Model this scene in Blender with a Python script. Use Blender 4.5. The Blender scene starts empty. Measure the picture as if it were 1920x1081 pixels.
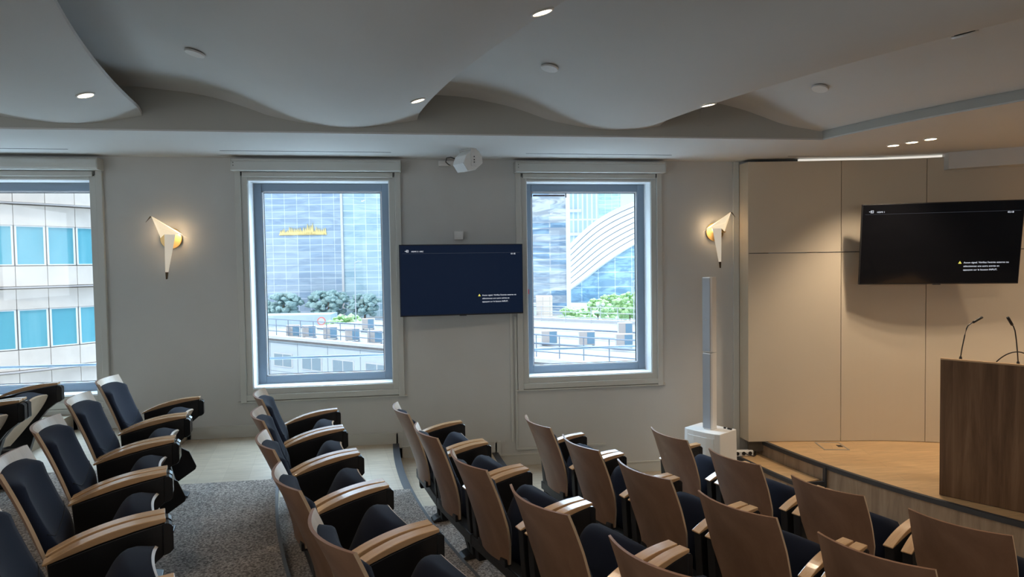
import bpy, bmesh, math, random
from mathutils import Vector, Matrix, noise
random.seed(7)
PI = math.pi
S = bpy.context.scene
COL = S.collection

# ------------------------------------------------------------------ camera
def cam_axes(yaw, pitch, roll):
    f = Vector((math.sin(yaw)*math.cos(pitch), math.cos(yaw)*math.cos(pitch), math.sin(pitch)))
    r = Vector((math.cos(yaw), -math.sin(yaw), 0)); u = r.cross(f)
    c, s = math.cos(roll), math.sin(roll)
    return c*r+s*u, -s*r+c*u, f
cd = bpy.data.cameras.new('camera'); cam = bpy.data.objects.new('camera', cd); COL.objects.link(cam)
r_, u_, f_ = cam_axes(0.14166, -0.03589, -0.01515)
cam.matrix_world = Matrix(((r_.x, u_.x, -f_.x, 0), (r_.y, u_.y, -f_.y, 0), (r_.z, u_.z, -f_.z, 2.22), (0, 0, 0, 1)))
cd.sensor_width = 36; cd.lens = 22.5; cd.clip_end = 2000; cd.clip_start = .05
S.camera = cam
# ------------------------------------------------------------------ world, sun, exposure
w = bpy.data.worlds.new('sky'); S.world = w; w.use_nodes = True
nt = w.node_tree; nt.nodes.clear()
sky = nt.nodes.new('ShaderNodeTexSky'); sky.sky_type = 'NISHITA'; sky.sun_disc = False
sky.sun_elevation = math.radians(48); sky.sun_rotation = math.radians(200); sky.air_density = 1.0; sky.dust_density = 1.5
bg = nt.nodes.new('ShaderNodeBackground'); out = nt.nodes.new('ShaderNodeOutputWorld')
bg.inputs[1].default_value = 0.20
nt.links.new(sky.outputs[0], bg.inputs[0]); nt.links.new(bg.outputs[0], out.inputs[0])
def sun(name, energy, color, az, el, angle):
    l = bpy.data.lights.new(name, 'SUN'); l.energy = energy; l.color = color; l.angle = math.radians(angle)
    o = bpy.data.objects.new(name, l); COL.objects.link(o)
    d = Vector((math.sin(math.radians(az))*math.cos(math.radians(el)), math.cos(math.radians(az))*math.cos(math.radians(el)), math.sin(math.radians(el))))
    o.rotation_euler = d.to_track_quat('Z', 'Y').to_euler(); o.location = (0, 0, 30)
    return o
sun('sunlight', 1.3, (1.0, .92, .82), 205, 50, 1.0)                 # direct sun from behind the building
sun('bright_sky_glow', 25.0, (.66, .84, 1.0), 8, 40, 100)            # added soft sun lamp standing in for the bright sky outside
vs = S.view_settings
vs.view_transform = 'Standard'; vs.look = 'None'; vs.gamma = 1; vs.use_curve_mapping = False
vs.exposure = 0.30
def area(name, loc, rot, sx, sy, energy, color):
    l = bpy.data.lights.new(name, 'AREA'); l.shape = 'RECTANGLE'; l.size = sx; l.size_y = sy; l.energy = energy; l.color = color
    o = bpy.data.objects.new(name, l); COL.objects.link(o); o.location = loc; o.rotation_euler = rot; return o
# added fill lights behind the camera and at the left wall
for i, x in enumerate((-4.2, -.6, 3.0)): area('back_window_daylight', (x, -4.50, 2.35), (PI/2, 0, 0), 1.9, 1.7, 14, (.90, .96, 1.0))
for i, y in enumerate((-1.8, 1.6)): area('left_window_daylight', (-6.40, y, 2.55), (PI/2, 0, -PI/2), 1.9, 1.5, 26, (.92, .96, 1.0))

# ------------------------------------------------------------------ helpers
MATS = {}
def mat(name, col, rough=.6, metal=0., emit=None, estr=0., spec=.5, nodes=None, sheen=0., trans=0.):
    if name in MATS: return MATS[name]
    m = bpy.data.materials.new(name); m.use_nodes = True; n = m.node_tree.nodes; b = n['Principled BSDF']
    b.inputs['Base Color'].default_value = (*col, 1); b.inputs['Roughness'].default_value = rough
    b.inputs['Metallic'].default_value = metal; b.inputs['Specular IOR Level'].default_value = spec
    if emit: b.inputs['Emission Color'].default_value = (*emit, 1); b.inputs['Emission Strength'].default_value = estr
    if sheen: b.inputs['Sheen Weight'].default_value = sheen; b.inputs['Sheen Roughness'].default_value = .4
    if nodes: nodes(m.node_tree, b)
    MATS[name] = m
    return m
def ramp(t, stops):
    r = t.nodes.new('ShaderNodeValToRGB'); e = r.color_ramp.elements
    e[0].position, e[0].color = stops[0][0], (*stops[0][1], 1); e[1].position, e[1].color = stops[-1][0], (*stops[-1][1], 1)
    for p, c in stops[1:-1]:
        q = e.new(p); q.color = (*c, 1)
    return r
def coords(t, scale=(1, 1, 1), rot=(0, 0, 0), kind='Object'):
    tc = t.nodes.new('ShaderNodeTexCoord'); mp = t.nodes.new('ShaderNodeMapping')
    mp.inputs['Scale'].default_value = scale; mp.inputs['Rotation'].default_value = rot
    t.links.new(tc.outputs[kind], mp.inputs[0]); return mp
def noise_tex(t, vec, scale, detail=4, rough=.6, dist=0):
    n = t.nodes.new('ShaderNodeTexNoise'); n.inputs['Scale'].default_value = scale; n.inputs['Detail'].default_value = detail
    n.inputs['Roughness'].default_value = rough; n.inputs['Distortion'].default_value = dist
    t.links.new(vec, n.inputs['Vector']); return n
def bump(t, b, h, strength=.2, dist=.01):
    u = t.nodes.new('ShaderNodeBump'); u.inputs['Strength'].default_value = strength; u.inputs['Distance'].default_value = dist
    t.links.new(h, u.inputs['Height']); t.links.new(u.outputs[0], b.inputs['Normal'])
def wood(c1, c2, c3, scale=(1, 1, 1), rot=(0, 0, 0), freq=6):
    def f(t, b):
        mp = coords(t, scale, rot); n = noise_tex(t, mp.outputs[0], freq, 6, .62, .6)
        r = ramp(t, [(.28, c1), (.5, c2), (.72, c3)]); t.links.new(n.outputs[0], r.inputs[0])
        t.links.new(r.outputs[0], b.inputs['Base Color']); bump(t, b, n.outputs[0], .06, .004)
    return f
def planks(c1, c2, seam, pw, pl, rot=0):
    def f(t, b):
        mp = coords(t, (1, 1, 1), (0, 0, rot)); br = t.nodes.new('ShaderNodeTexBrick')
        br.inputs['Color1'].default_value = (*c1, 1); br.inputs['Color2'].default_value = (*c2, 1); br.inputs['Mortar'].default_value = (*seam, 1)
        br.inputs['Scale'].default_value = 1; br.inputs['Mortar Size'].default_value = .0012; br.inputs['Brick Width'].default_value = pl
        br.inputs['Row Height'].default_value = pw; br.offset = .37; br.inputs['Bias'].default_value = 0
        t.links.new(mp.outputs[0], br.inputs['Vector'])
        mp2 = coords(t, (1.6, 14, 1), (0, 0, rot)); n = noise_tex(t, mp2.outputs[0], 2.2, 6, .65, .7)
        r = ramp(t, [(.25, (.72, .72, .72)), (.75, (1.12, 1.12, 1.12))]); t.links.new(n.outputs[0], r.inputs[0])
        mx = t.nodes.new('ShaderNodeMix'); mx.data_type = 'RGBA'; mx.blend_type = 'MULTIPLY'; mx.inputs[0].default_value = 1
        t.links.new(br.outputs[0], mx.inputs[6]); t.links.new(r.outputs[0], mx.inputs[7]); t.links.new(mx.outputs[2], b.inputs['Base Color'])
    return f
def plaster(c, amt=.03):
    def f(t, b):
        mp = coords(t); n = noise_tex(t, mp.outputs[0], 1.3, 5, .6)
        lo = tuple(x*(1-amt) for x in c); hi = tuple(min(1, x*(1+amt)) for x in c)
        r = ramp(t, [(.3, lo), (.7, hi)]); t.links.new(n.outputs[0], r.inputs[0]); t.links.new(r.outputs[0], b.inputs['Base Color'])
        n2 = noise_tex(t, mp.outputs[0], 160, 2, .5); bump(t, b, n2.outputs[0], .05, .002)
    return f
def curtain(c1, c2, mortar, bw, rh, ms=.12, squash=None, kindrot=(PI/2, 0, 0), wave=0.):
    def f(t, b):
        mp = coords(t, (1, 1, 1), kindrot); br = t.nodes.new('ShaderNodeTexBrick'); br.offset = 0
        vec = mp.outputs[0]
        br.inputs['Color1'].default_value = (*c1, 1); br.inputs['Color2'].default_value = (*c2, 1); br.inputs['Mortar'].default_value = (*mortar, 1)
        br.inputs['Scale'].default_value = 1; br.inputs['Mortar Size'].default_value = ms; br.inputs['Brick Width'].default_value = bw
        br.inputs['Row Height'].default_value = rh; br.inputs['Mortar Smooth'].default_value = 0
        t.links.new(vec, br.inputs['Vector'])
        if wave:  # streaky reflections painted into the glass colour
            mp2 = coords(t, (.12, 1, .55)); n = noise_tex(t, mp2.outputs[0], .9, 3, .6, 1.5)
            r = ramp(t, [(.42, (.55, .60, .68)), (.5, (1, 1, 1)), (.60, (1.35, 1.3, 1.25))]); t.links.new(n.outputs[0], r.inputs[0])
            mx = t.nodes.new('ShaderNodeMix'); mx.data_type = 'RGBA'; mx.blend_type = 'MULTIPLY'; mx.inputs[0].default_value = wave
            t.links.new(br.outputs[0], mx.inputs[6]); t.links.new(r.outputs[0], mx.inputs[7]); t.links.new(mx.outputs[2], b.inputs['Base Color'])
        else: t.links.new(br.outputs[0], b.inputs['Base Color'])
    return f

PAINT = mat('wall_paint', (.57, .575, .565), .75, nodes=plaster((.57, .575, .565)))
CEIL = mat('ceiling_paint', (.61, .61, .60), .8, nodes=plaster((.61, .61, .60), .02))
FASC = mat('grey_fascia_paint', (.42, .42, .39), .8, nodes=plaster((.42, .42, .39), .03))  # fascia colour set darker than the ceiling
TRIM = mat('satin_trim_paint', (.57, .58, .555), .45)
PANEL = mat('cream_panel', (.60, .525, .415), .55, nodes=plaster((.60, .525, .415), .02))
WHITE = mat('white_plastic', (.78, .78, .77), .4)
LACQ = mat('white_reveal', (.82, .84, .86), .4)
SASH = mat('blue_grey_aluminium', (.21, .27, .34), .35)
BEAD = mat('light_glazing_bead', (.75, .76, .80), .4)
BLACK = mat('black_plastic', (.012, .012, .014), .45)
GLOSSBLK = mat('glossy_black_plastic', (.02, .022, .026), .18)
STEELBLK = mat('dark_steel', (.03, .032, .036), .35, .4)
SILVER = mat('brushed_aluminium', (.8, .8, .78), .22, 1.)
GOLD = mat('brass', (.80, .56, .25), .28, 1.)
def fabric_nodes(t, b):
    mp = coords(t); n = noise_tex(t, mp.outputs[0], 900, 2, .5); bump(t, b, n.outputs[0], .25, .001)
FABRIC = mat('navy_fabric', (.010, .0145, .031), .9, sheen=.06, spec=.2, nodes=fabric_nodes)
PLY = mat('beech_plywood', (.5, .33, .2), .42, nodes=wood((.215, .112, .066), (.30, .165, .100), (.385, .228, .145), (1, 1, .5), (0, .3, 0), 3.6))
RIM = mat('pale_beech_edge', (.66, .52, .38), .4, nodes=wood((.57, .42, .28), (.65, .49, .335), (.71, .55, .39), (1, 6, 1), (0, 0, 0), 5))
PAN = mat('tan_plywood', (.5, .36, .24), .4, nodes=wood((.42, .29, .18), (.50, .355, .23), (.57, .42, .28), (1, 1, .4), (0, .2, 0), 4))
ARMW = mat('beech_armrest', (.66, .42, .22), .26, nodes=wood((.61, .37, .19), (.68, .425, .225), (.74, .485, .275), (.7, 9, 3), (0, 0, 0), 7))
_b = ARMW.node_tree.nodes['Principled BSDF']; _b.inputs['Coat Weight'].default_value = .9; _b.inputs['Coat Roughness'].default_value = .18; _b.inputs['Coat IOR'].default_value = 1.65
FLOORW = mat('pale_oak_floor', (.5, .42, .32), .42, nodes=planks((.52, .45, .35), (.44, .375, .285), (.37, .31, .235), .19, 1.3, rot=PI/2-.15))
STAGEW = mat('warm_oak_stage', (.6, .42, .22), .38, nodes=planks((.63, .42, .22), (.55, .355, .18), (.36, .235, .12), .19, 1.3, rot=.28))
RISERW = mat('grey_oak_riser', (.3, .22, .15), .5, nodes=wood((.20, .145, .10), (.30, .22, .155), (.37, .285, .205), (7, 7, .8), (0, 0, 0), 2.2))
LECTW = mat('dark_oak_veneer', (.16, .09, .05), .65, spec=.25, nodes=wood((.085, .046, .025), (.150, .085, .047), (.215, .130, .075), (9, 9, .55), (0, 0, 0), 1.9))
NOSE = mat('dark_nosing', (.035, .04, .05), .5)
def carpet_nodes(t, b):
    mp = coords(t); n = noise_tex(t, mp.outputs[0], 75, 3, .75); n2 = noise_tex(t, mp.outputs[0], 1.2, 3, .6)
    r = ramp(t, [(.36, (.10, .092, .09)), (.5, (.31, .275, .25)), (.64, (.56, .50, .45))]); t.links.new(n.outputs[0], r.inputs[0])
    t.links.new(r.outputs[0], b.inputs['Base Color']); bump(t, b, n.outputs[0], .8, .01)
CARPET = mat('speckled_grey_carpet', (.2, .19, .18), .95, nodes=carpet_nodes, spec=.1)
def glass_mat():
    m = bpy.data.materials.new('window_glass'); m.use_nodes = True; t = m.node_tree; t.nodes.clear()
    o = t.nodes.new('ShaderNodeOutputMaterial'); a = t.nodes.new('ShaderNodeBsdfTransparent'); g = t.nodes.new('ShaderNodeBsdfGlossy')
    a.inputs[0].default_value = (.93, .965, .98, 1); g.inputs['Roughness'].default_value = .02
    mx = t.nodes.new('ShaderNodeMixShader'); mx.inputs[0].default_value = .03
    t.links.new(a.outputs[0], mx.inputs[1]); t.links.new(g.outputs[0], mx.inputs[2]); t.links.new(mx.outputs[0], o.inputs[0]); return m
GLASS = glass_mat()
LAMPGLOW = mat('lit_downlight_lens', (1, .9, .75), .4, emit=(1, .78, .52), estr=9)
TXT = mat('screen_text_white', (0, 0, 0), .5, emit=(.85, .9, 1), estr=.75)
TXTY = mat('screen_text_yellow', (0, 0, 0), .5, emit=(.95, .85, .15), estr=.7)

def link(name, me, m, parent=None):
    o = bpy.data.objects.new(name, me); COL.objects.link(o)
    if m is not None:
        for x in (m if isinstance(m, (list, tuple)) else [m]): me.materials.append(x)
    if parent is not None: o.parent = parent
    return o
def obj(name, bm, m, parent=None, smooth=False, bevel=0, seg=2):
    me = bpy.data.meshes.new(name); bmesh.ops.recalc_face_normals(bm, faces=bm.faces); bm.to_mesh(me); bm.free()
    if smooth:
        for p in me.polygons: p.use_smooth = True
    o = link(name, me, m, parent)
    if bevel:
        b = o.modifiers.new('bevel', 'BEVEL'); b.width = bevel; b.segments = seg; b.limit_method = 'ANGLE'; b.angle_limit = math.radians(35)
    return o
def empty(name, loc, rz=0, rx=0):
    o = bpy.data.objects.new(name, None); COL.objects.link(o); o.location = loc; o.rotation_euler = (rx, 0, rz); o.empty_display_size = .1
    return o
def tag(o, label=None, cat=None, group=None, kind=None):
    if label: o['label'] = label
    if cat: o['category'] = cat
    if group: o['group'] = group
    if kind: o['kind'] = kind
    return o
def struct(o, label=None, cat=None):
    o['kind'] = 'structure'
    if label: o['label'] = label
    if cat: o['category'] = cat
    return o
def NB(): return bmesh.new()
def box(bm, x0, x1, y0, y1, z0, z1, M=None, mi=0):
    v = [bm.verts.new((x, y, z)) for x in (x0, x1) for y in (y0, y1) for z in (z0, z1)]
    for f in ((0, 1, 3, 2), (4, 6, 7, 5), (0, 4, 5, 1), (2, 3, 7, 6), (0, 2, 6, 4), (1, 5, 7, 3)):
        bm.faces.new([v[i] for i in f]).material_index = mi
    if M is not None: bmesh.ops.transform(bm, matrix=M, verts=v)
    return bm
def prism(bm, pts, axis, a0, a1, M=None):
    """extrude a 2D outline along axis ('x','y','z')"""
    def P(p, a): return {'x': (a, p[0], p[1]), 'y': (p[0], a, p[1]), 'z': (p[0], p[1], a)}[axis]
    A = [bm.verts.new(P(p, a0)) for p in pts]; B = [bm.verts.new(P(p, a1)) for p in pts]; n = len(pts)
    bm.faces.new(A); bm.faces.new(B[::-1])
    for i in range(n): bm.faces.new((A[i], A[(i+1) % n], B[(i+1) % n], B[i]))
    if M is not None: bmesh.ops.transform(bm, matrix=M, verts=A+B)
    return bm
def tube(bm, pts, r, seg=10, r1=None):
    pts = [Vector(p) for p in pts]; rings = []
    for i, p in enumerate(pts):
        d = (pts[min(i+1, len(pts)-1)]-pts[max(i-1, 0)]).normalized()
        a = d.cross(Vector((0, 0, 1)) if abs(d.z) < .95 else Vector((1, 0, 0))).normalized(); b = d.cross(a)
        rr = r if r1 is None else r+(r1-r)*i/(len(pts)-1)
        rings.append([bm.verts.new(p+rr*(math.cos(2*PI*k/seg)*a+math.sin(2*PI*k/seg)*b)) for k in range(seg)])
    for i in range(len(rings)-1):
        for k in range(seg): bm.faces.new((rings[i][k], rings[i][(k+1) % seg], rings[i+1][(k+1) % seg], rings[i+1][k]))
    bm.faces.new(rings[0]); bm.faces.new(rings[-1][::-1]); return bm
def cyl(bm, c, r, h, seg=32, r2=None, axis='z'):
    r2 = r if r2 is None else r2
    def P(rr, k, a):
        x, y = rr*math.cos(2*PI*k/seg), rr*math.sin(2*PI*k/seg)
        q = {'z': (x, y, a), 'y': (x, a, y), 'x': (a, x, y)}[axis]; return (c[0]+q[0], c[1]+q[1], c[2]+q[2])
    A = [bm.verts.new(P(r, k, 0)) for k in range(seg)]; B = [bm.verts.new(P(r2, k, h)) for k in range(seg)]
    bm.faces.new(A); bm.faces.new(B[::-1])
    for k in range(seg): bm.faces.new((A[k], A[(k+1) % seg], B[(k+1) % seg], B[k]))
    return bm
def slab(bm, fr, bk):
    """closed solid from two equal grids of points"""
    n, m = len(fr), len(fr[0])
    F = [[bm.verts.new(p) for p in row] for row in fr]; K = [[bm.verts.new(p) for p in row] for row in bk]
    for i in range(n-1):
        for j in range(m-1):
            bm.faces.new((F[i][j], F[i][j+1], F[i+1][j+1], F[i+1][j])); bm.faces.new((K[i][j], K[i+1][j], K[i+1][j+1], K[i][j+1]))
    for j in range(m-1):
        bm.faces.new((F[0][j], K[0][j], K[0][j+1], F[0][j+1])); bm.faces.new((F[-1][j], F[-1][j+1], K[-1][j+1], K[-1][j]))
    for i in range(n-1):
        bm.faces.new((F[i][0], F[i+1][0], K[i+1][0], K[i][0])); bm.faces.new((F[i][-1], K[i][-1], K[i+1][-1], F[i+1][-1]))
    return bm
def lerp_tab(tab, v):
    for (a, x), (b, y) in zip(tab, tab[1:]):
        if (a <= v <= b) or (b <= v <= a):
            s = (v-a)/(b-a); return x+(y-x)*s
    return tab[0][1] if abs(v-tab[0][0]) < abs(v-tab[-1][0]) else tab[-1][1]
def catmull(tab, n):
    """dense samples through (a,b) knots"""
    P = [tab[0]]+list(tab)+[tab[-1]]; res = []
    for i in range(1, len(P)-2):
        for k in range(n):
            t = k/n; q = []
            for d in range(2):
                p0, p1, p2, p3 = P[i-1][d], P[i][d], P[i+1][d], P[i+2][d]
                q.append(.5*(2*p1+(-p0+p2)*t+(2*p0-5*p1+4*p2-p3)*t*t+(-p0+3*p1-3*p2+p3)*t**3))
            res.append(tuple(q))
    res.append(tab[-1]); return res

# ------------------------------------------------------------------ room layout
CX, CY = 9.738, 6.875                         # centre of the curved rows
WY = 6.5                                      # inner face of the window wall
XL, XR, YB, ROOF = -6.5, 8.6, -4.6, 4.5
TIERS = [('E', 0., 6.43, 8.05), ('D', .150, 8.05, 9.0), ('C', .297, 9.0, 10.0), ('B', .445, 10.0, 11.0), ('A', .590, 11.0, 12.0), ('Z', .737, 12.0, 13.0), ('Y', .885, 13.0, 14.0), ('X', 1.03, 14.0, 19.0)]
TZ = {t[0]: t[1] for t in TIERS}
def pol(r, th): return Vector((CX-r*math.cos(th), CY-r*math.sin(th), 0))
def th_at_y(r, y): return math.asin(max(-1, min(1, (CY-y)/r)))
def sector(bm, r0, r1, z0, z1, y_start, th_end, n=40):
    fr, bk = [], []
    for i in range(n+1):
        s = i/n; row, row2 = [], []
        for r in (r0, r1):
            a = th_at_y(r, y_start); th = a+(th_end-a)*s; p = pol(r, th); row.append((p.x, p.y, z1)); row2.append((p.x, p.y, z0))
        fr.append(row); bk.append(row2)
    return slab(bm, fr, bk)
THE = math.radians(62)
for k, z, r0, r1 in TIERS:
    bm = NB()
    if k == 'E': box(bm, -9, 12, -7, 6.6, -.2, 0)
    else: sector(bm, r0, 19.5, TIERS[[t[0] for t in TIERS].index(k)-1][1]-.02 if k != 'D' else 0., z, WY, THE)
    struct(obj('floor', bm, FLOORW))
    if k in 'XY': continue
    bm = NB(); yb = 5.12
    sector(bm, max(r0+.012, 6.8) if k != 'E' else 7.0, r1-.004, z, z+.006, yb, THE)
    struct(obj('carpet', bm, CARPET), 'speckled grey fitted carpet of the tier', 'carpet')
    if k != 'E':
        bm = NB(); sector(bm, r0-.008, r0+.055, z-.035, z+.004, WY-.016, th_at_y(r0, yb), 14)
        struct(obj('trim_1', bm, NOSE))
        bm = NB(); sector(bm, r0-.008, r0+.012, z-.035, z+.007, yb, THE, 40)
        struct(obj('trim_2', bm, mat('grey_carpet_edging', (.10, .11, .125), .6)))
# ---- window wall with three openings
WZ0, WZ1 = 1.061, 3.079
WINX = [(-4.372, -3.034), (-1.632, -.294), (1.088, 2.416)]
bm = NB()
xs = [XL-.3] + [v for a in WINX for v in a] + [XR+.3]
for i in range(0, len(xs), 2): box(bm, xs[i], xs[i+1], WY, WY+.27, -.3, ROOF)
for a, b in WINX: box(bm, a, b, WY, WY+.27, -.3, WZ0); box(bm, a, b, WY, WY+.27, WZ1, ROOF)
struct(obj('wall_window', bm, PAINT))
bm = NB(); box(bm, XL-.3, XL, YB-.3, WY+.27, -.3, ROOF); struct(obj('wall_left', bm, PAINT))
bm = NB(); box(bm, XR, XR+.3, YB-.3, WY+.27, -.3, ROOF); struct(obj('wall_right', bm, PAINT))
bm = NB(); box(bm, XL-.3, XR+.3, YB-.3, YB, -.3, ROOF); struct(obj('wall_back', bm, PAINT))
bm = NB(); box(bm, XL-.3, XR+.3, YB-.3, WY+.27, ROOF, ROOF+.2); struct(obj('ceiling', bm, CEIL))
# baseboards follow the tiers
for k, z, r0, r1 in TIERS:
    r0w = r0 if k != 'E' else 5.4
    xa = CX-math.sqrt(max(r1, .1)**2-(CY-WY)**2); xb = CX-math.sqrt(r0w**2-(CY-WY)**2) if k != 'E' else 3.33
    xa = max(xa, XL)
    if xb <= xa: continue
    bm = NB(); box(bm, xa+.001, xb, WY-.014, WY, z-.0, z+.105); box(bm, xa+.001, xb, WY-.018, WY, z+.105, z+.118)
    if k != 'E': box(bm, xb-.02, xb+.04, WY-.014, WY, z-.16, z+.118)
    struct(obj('baseboard_window', bm, TRIM, bevel=.002))
# duct box and wall panel mouldings between the television and the second window
bm = NB()
box(bm, .895, .925, WY-.022, WY, .40, 2.2)
box(bm, .945, .968, WY-.016, WY, .335, 1.7); box(bm, .945, 1.9, WY-.016, WY, .312, .335)
struct(obj('trim_3', bm, TRIM, bevel=.003))
bm = NB(); prism(bm, [(3.335, -.1), (3.40, -.1), (3.40, 3.29), (3.335, 3.29)], 'y', WY-.02, WY); struct(obj('trim_4', bm, TRIM, bevel=.003))

# ---- windows
def make_window(n, a, b):
    w = struct(empty('window_%d' % n, ((a+b)/2, WY, WZ0)))
    ox, oz = -(a+b)/2, -WZ0
    M = Matrix.Translation((ox, -WY, oz))
    def part(nm, bm, m, **k):
        bmesh.ops.transform(bm, matrix=M, verts=bm.verts); return obj(nm, bm, m, w, **k)
    # white reveal lining
    bm = NB(); y0, y1 = WY-.004, WY+.19
    box(bm, a, a+.006, y0, y1, WZ0, WZ1); box(bm, b-.006, b, y0, y1, WZ0, WZ1); box(bm, a, b, y0, y1, WZ1-.006, WZ1)
    part('window_reveal', bm, LACQ)
    bm = NB(); box(bm, a, b, y0, y1, WZ0, WZ0+.008); part('window_sill', bm, LACQ)
    # sash frame
    fw = .082; ys = WY+.185
    bm = NB()
    box(bm, a, a+fw, ys, ys+.07, WZ0, WZ1); box(bm, b-fw, b, ys, ys+.07, WZ0, WZ1)
    box(bm, a+fw, b-fw, ys, ys+.07, WZ0, WZ0+fw); box(bm, a+fw, b-fw, ys, ys+.07, WZ1-fw, WZ1)
    sash = part('window_frame', bm, SASH, bevel=.004)
    bm = NB(); g = .012; A, B, C, D = a+fw, b-fw, WZ0+fw, WZ1-fw
    box(bm, A, A+g, ys+.01, ys+.05, C, D); box(bm, B-g, B, ys+.01, ys+.05, C, D); box(bm, A, B, ys+.01, ys+.05, C, C+g); box(bm, A, B, ys+.01, ys+.05, D-g, D)
    part('glazing_bead', bm, BEAD)
    bm = NB(); A, B, C, D = A+g, B-g, C+g, D-g; g = .006
    box(bm, A, A+g, ys+.03, ys+.05, C, D); box(bm, B-g, B, ys+.03, ys+.05, C, D); box(bm, A, B, ys+.03, ys+.05, C, C+g); box(bm, A, B, ys+.03, ys+.05, D-g, D)
    part('gasket', bm, BLACK)
    bm = NB(); box(bm, A, B, ys+.036, ys+.042, C, D); part('window_pane', bm, GLASS)
    # painted casing on the wall: outer raised board and stepped inner board
    o1, o2 = .058, .115
    bm = NB(); t = .034
    box(bm, a-o2, a-o1, WY-t, WY, WZ0-.135, WZ1+.19); box(bm, b+o1, b+o2, WY-t, WY, WZ0-.135, WZ1+.19); box(bm, a-o1, b+o1, WY-t, WY, WZ0-.115, WZ0-.06)
    part('window_casing', bm, TRIM, bevel=.004)
    bm = NB(); t = .016
    box(bm, a-o1, a, WY-t, WY, WZ0-.06, WZ1+.05); box(bm, b, b+o1, WY-t, WY, WZ0-.06, WZ1+.05); box(bm, a, b, WY-t, WY, WZ0-.06, WZ0); box(bm, a, b, WY-t, WY, WZ1, WZ1+.05)
    part('inner_casing', bm, TRIM, bevel=.003)
    bm = NB(); box(bm, a-o2-.03, b+o2+.03, WY-.03, WY, WZ0-.135, WZ0-.122); part('apron_moulding', bm, TRIM, bevel=.003)
    bm = NB()
    for zz in (WZ1+.008,): box(bm, a-.045, b+.045, WY-.0175, WY-.015, WZ1+.036, WZ1+.043)
    box(bm, a-o1-.003, a-o1+.006, WY-.028, WY-.01, WZ1+.04, WZ1+.088); box(bm, b+o1-.006, b+o1+.003, WY-.028, WY-.01, WZ1+.04, WZ1+.088)
    part('shadow_gap', bm, BLACK)
    return w
for i, (a, b) in enumerate(WINX): make_window(i+1, a, b)
bm = NB(); box(bm, XL, XR, WY+.27, 8.2, .70, .86); struct(obj('trim_14', bm, mat('pale_stone_cornice', (.78, .78, .76), .8)), 'pale stone cornice running outside below the windows', 'cornice')  # added ledge that bounces outside light up to the soffit
for i, (cx_, cy_, cz_, w_, h_, side) in enumerate([(-4.2, -4.5, 2.35, 1.9, 1.7, 0), (-.6, -4.5, 2.35, 1.9, 1.7, 0), (3.0, -4.5, 2.35, 1.9, 1.7, 0), (-6.4, -1.8, 2.55, 1.9, 1.5, 1), (-6.4, 1.6, 2.55, 1.9, 1.5, 1)]):  # made-up window frames around the added fill lights
    wq = struct(empty('window_%d' % (i+4), (cx_, cy_, cz_), PI if side == 0 else PI/2)); bm = NB(); a_, b_ = w_/2, h_/2
    for q in ((-a_-.09, -a_-.005, -b_-.09, b_+.09), (a_+.005, a_+.09, -b_-.09, b_+.09), (-a_, a_, b_+.005, b_+.09), (-a_, a_, -b_-.09, -b_-.005)): box(bm, q[0], q[1], -.02, .10, q[2], q[3])
    obj('window_frame', bm, TRIM, wq, bevel=.003)
# roller blind cassettes over the windows
BL = ['white roller blind cassette with rounded end above the partly seen left window',
      'white roller blind cassette above the middle window, left of the television',
      'white roller blind cassette above the window right of the television']
for i, (a, b) in enumerate(WINX):
    t = tag(empty('roller_blind', ((a+b)/2, WY, 3.157)), BL[i], 'blind', 'roller blinds above the windows')
    h = (b-a)/2; hw = h+.125
    bm = NB()
    if i == 0:
        pts = [(0, .0), (-.085, .0), (-.10, .02), (-.105, .055), (-.10, .09), (-.085, .108), (0, .108)]
    else: pts = [(0, 0), (-.088, 0), (-.092, .01), (-.092, .085), (-.085, .085), (-.085, .09), (-.09, .108), (0, .108)]
    prism(bm, [(p[0]-.034, p[1]) for p in pts], 'x', -hw+.005, hw-.005); obj('cassette', bm, TRIM, t, bevel=.003)
    for s in (-1, 1):
        bm = NB(); prism(bm, [(0, 0), (-.128, 0), (-.131, .055), (-.128, .11), (0, .11)], 'x', s*(hw-.008), s*hw)
        e = obj('end_cap', bm, TRIM, t, bevel=.002)
        if i and s < 0:
            for zz in (.045, .072):
                bm = NB(); cyl(bm, (-hw+.03, -.1315, zz), .004, .006, 12, axis='y'); obj('screw', bm, BLACK, t)
    bm = NB(); box(bm, -h-.04, h+.04, -.050, -.034, -.052, -.004); obj('bottom_bar', bm, TRIM, t, bevel=.004)
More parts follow.
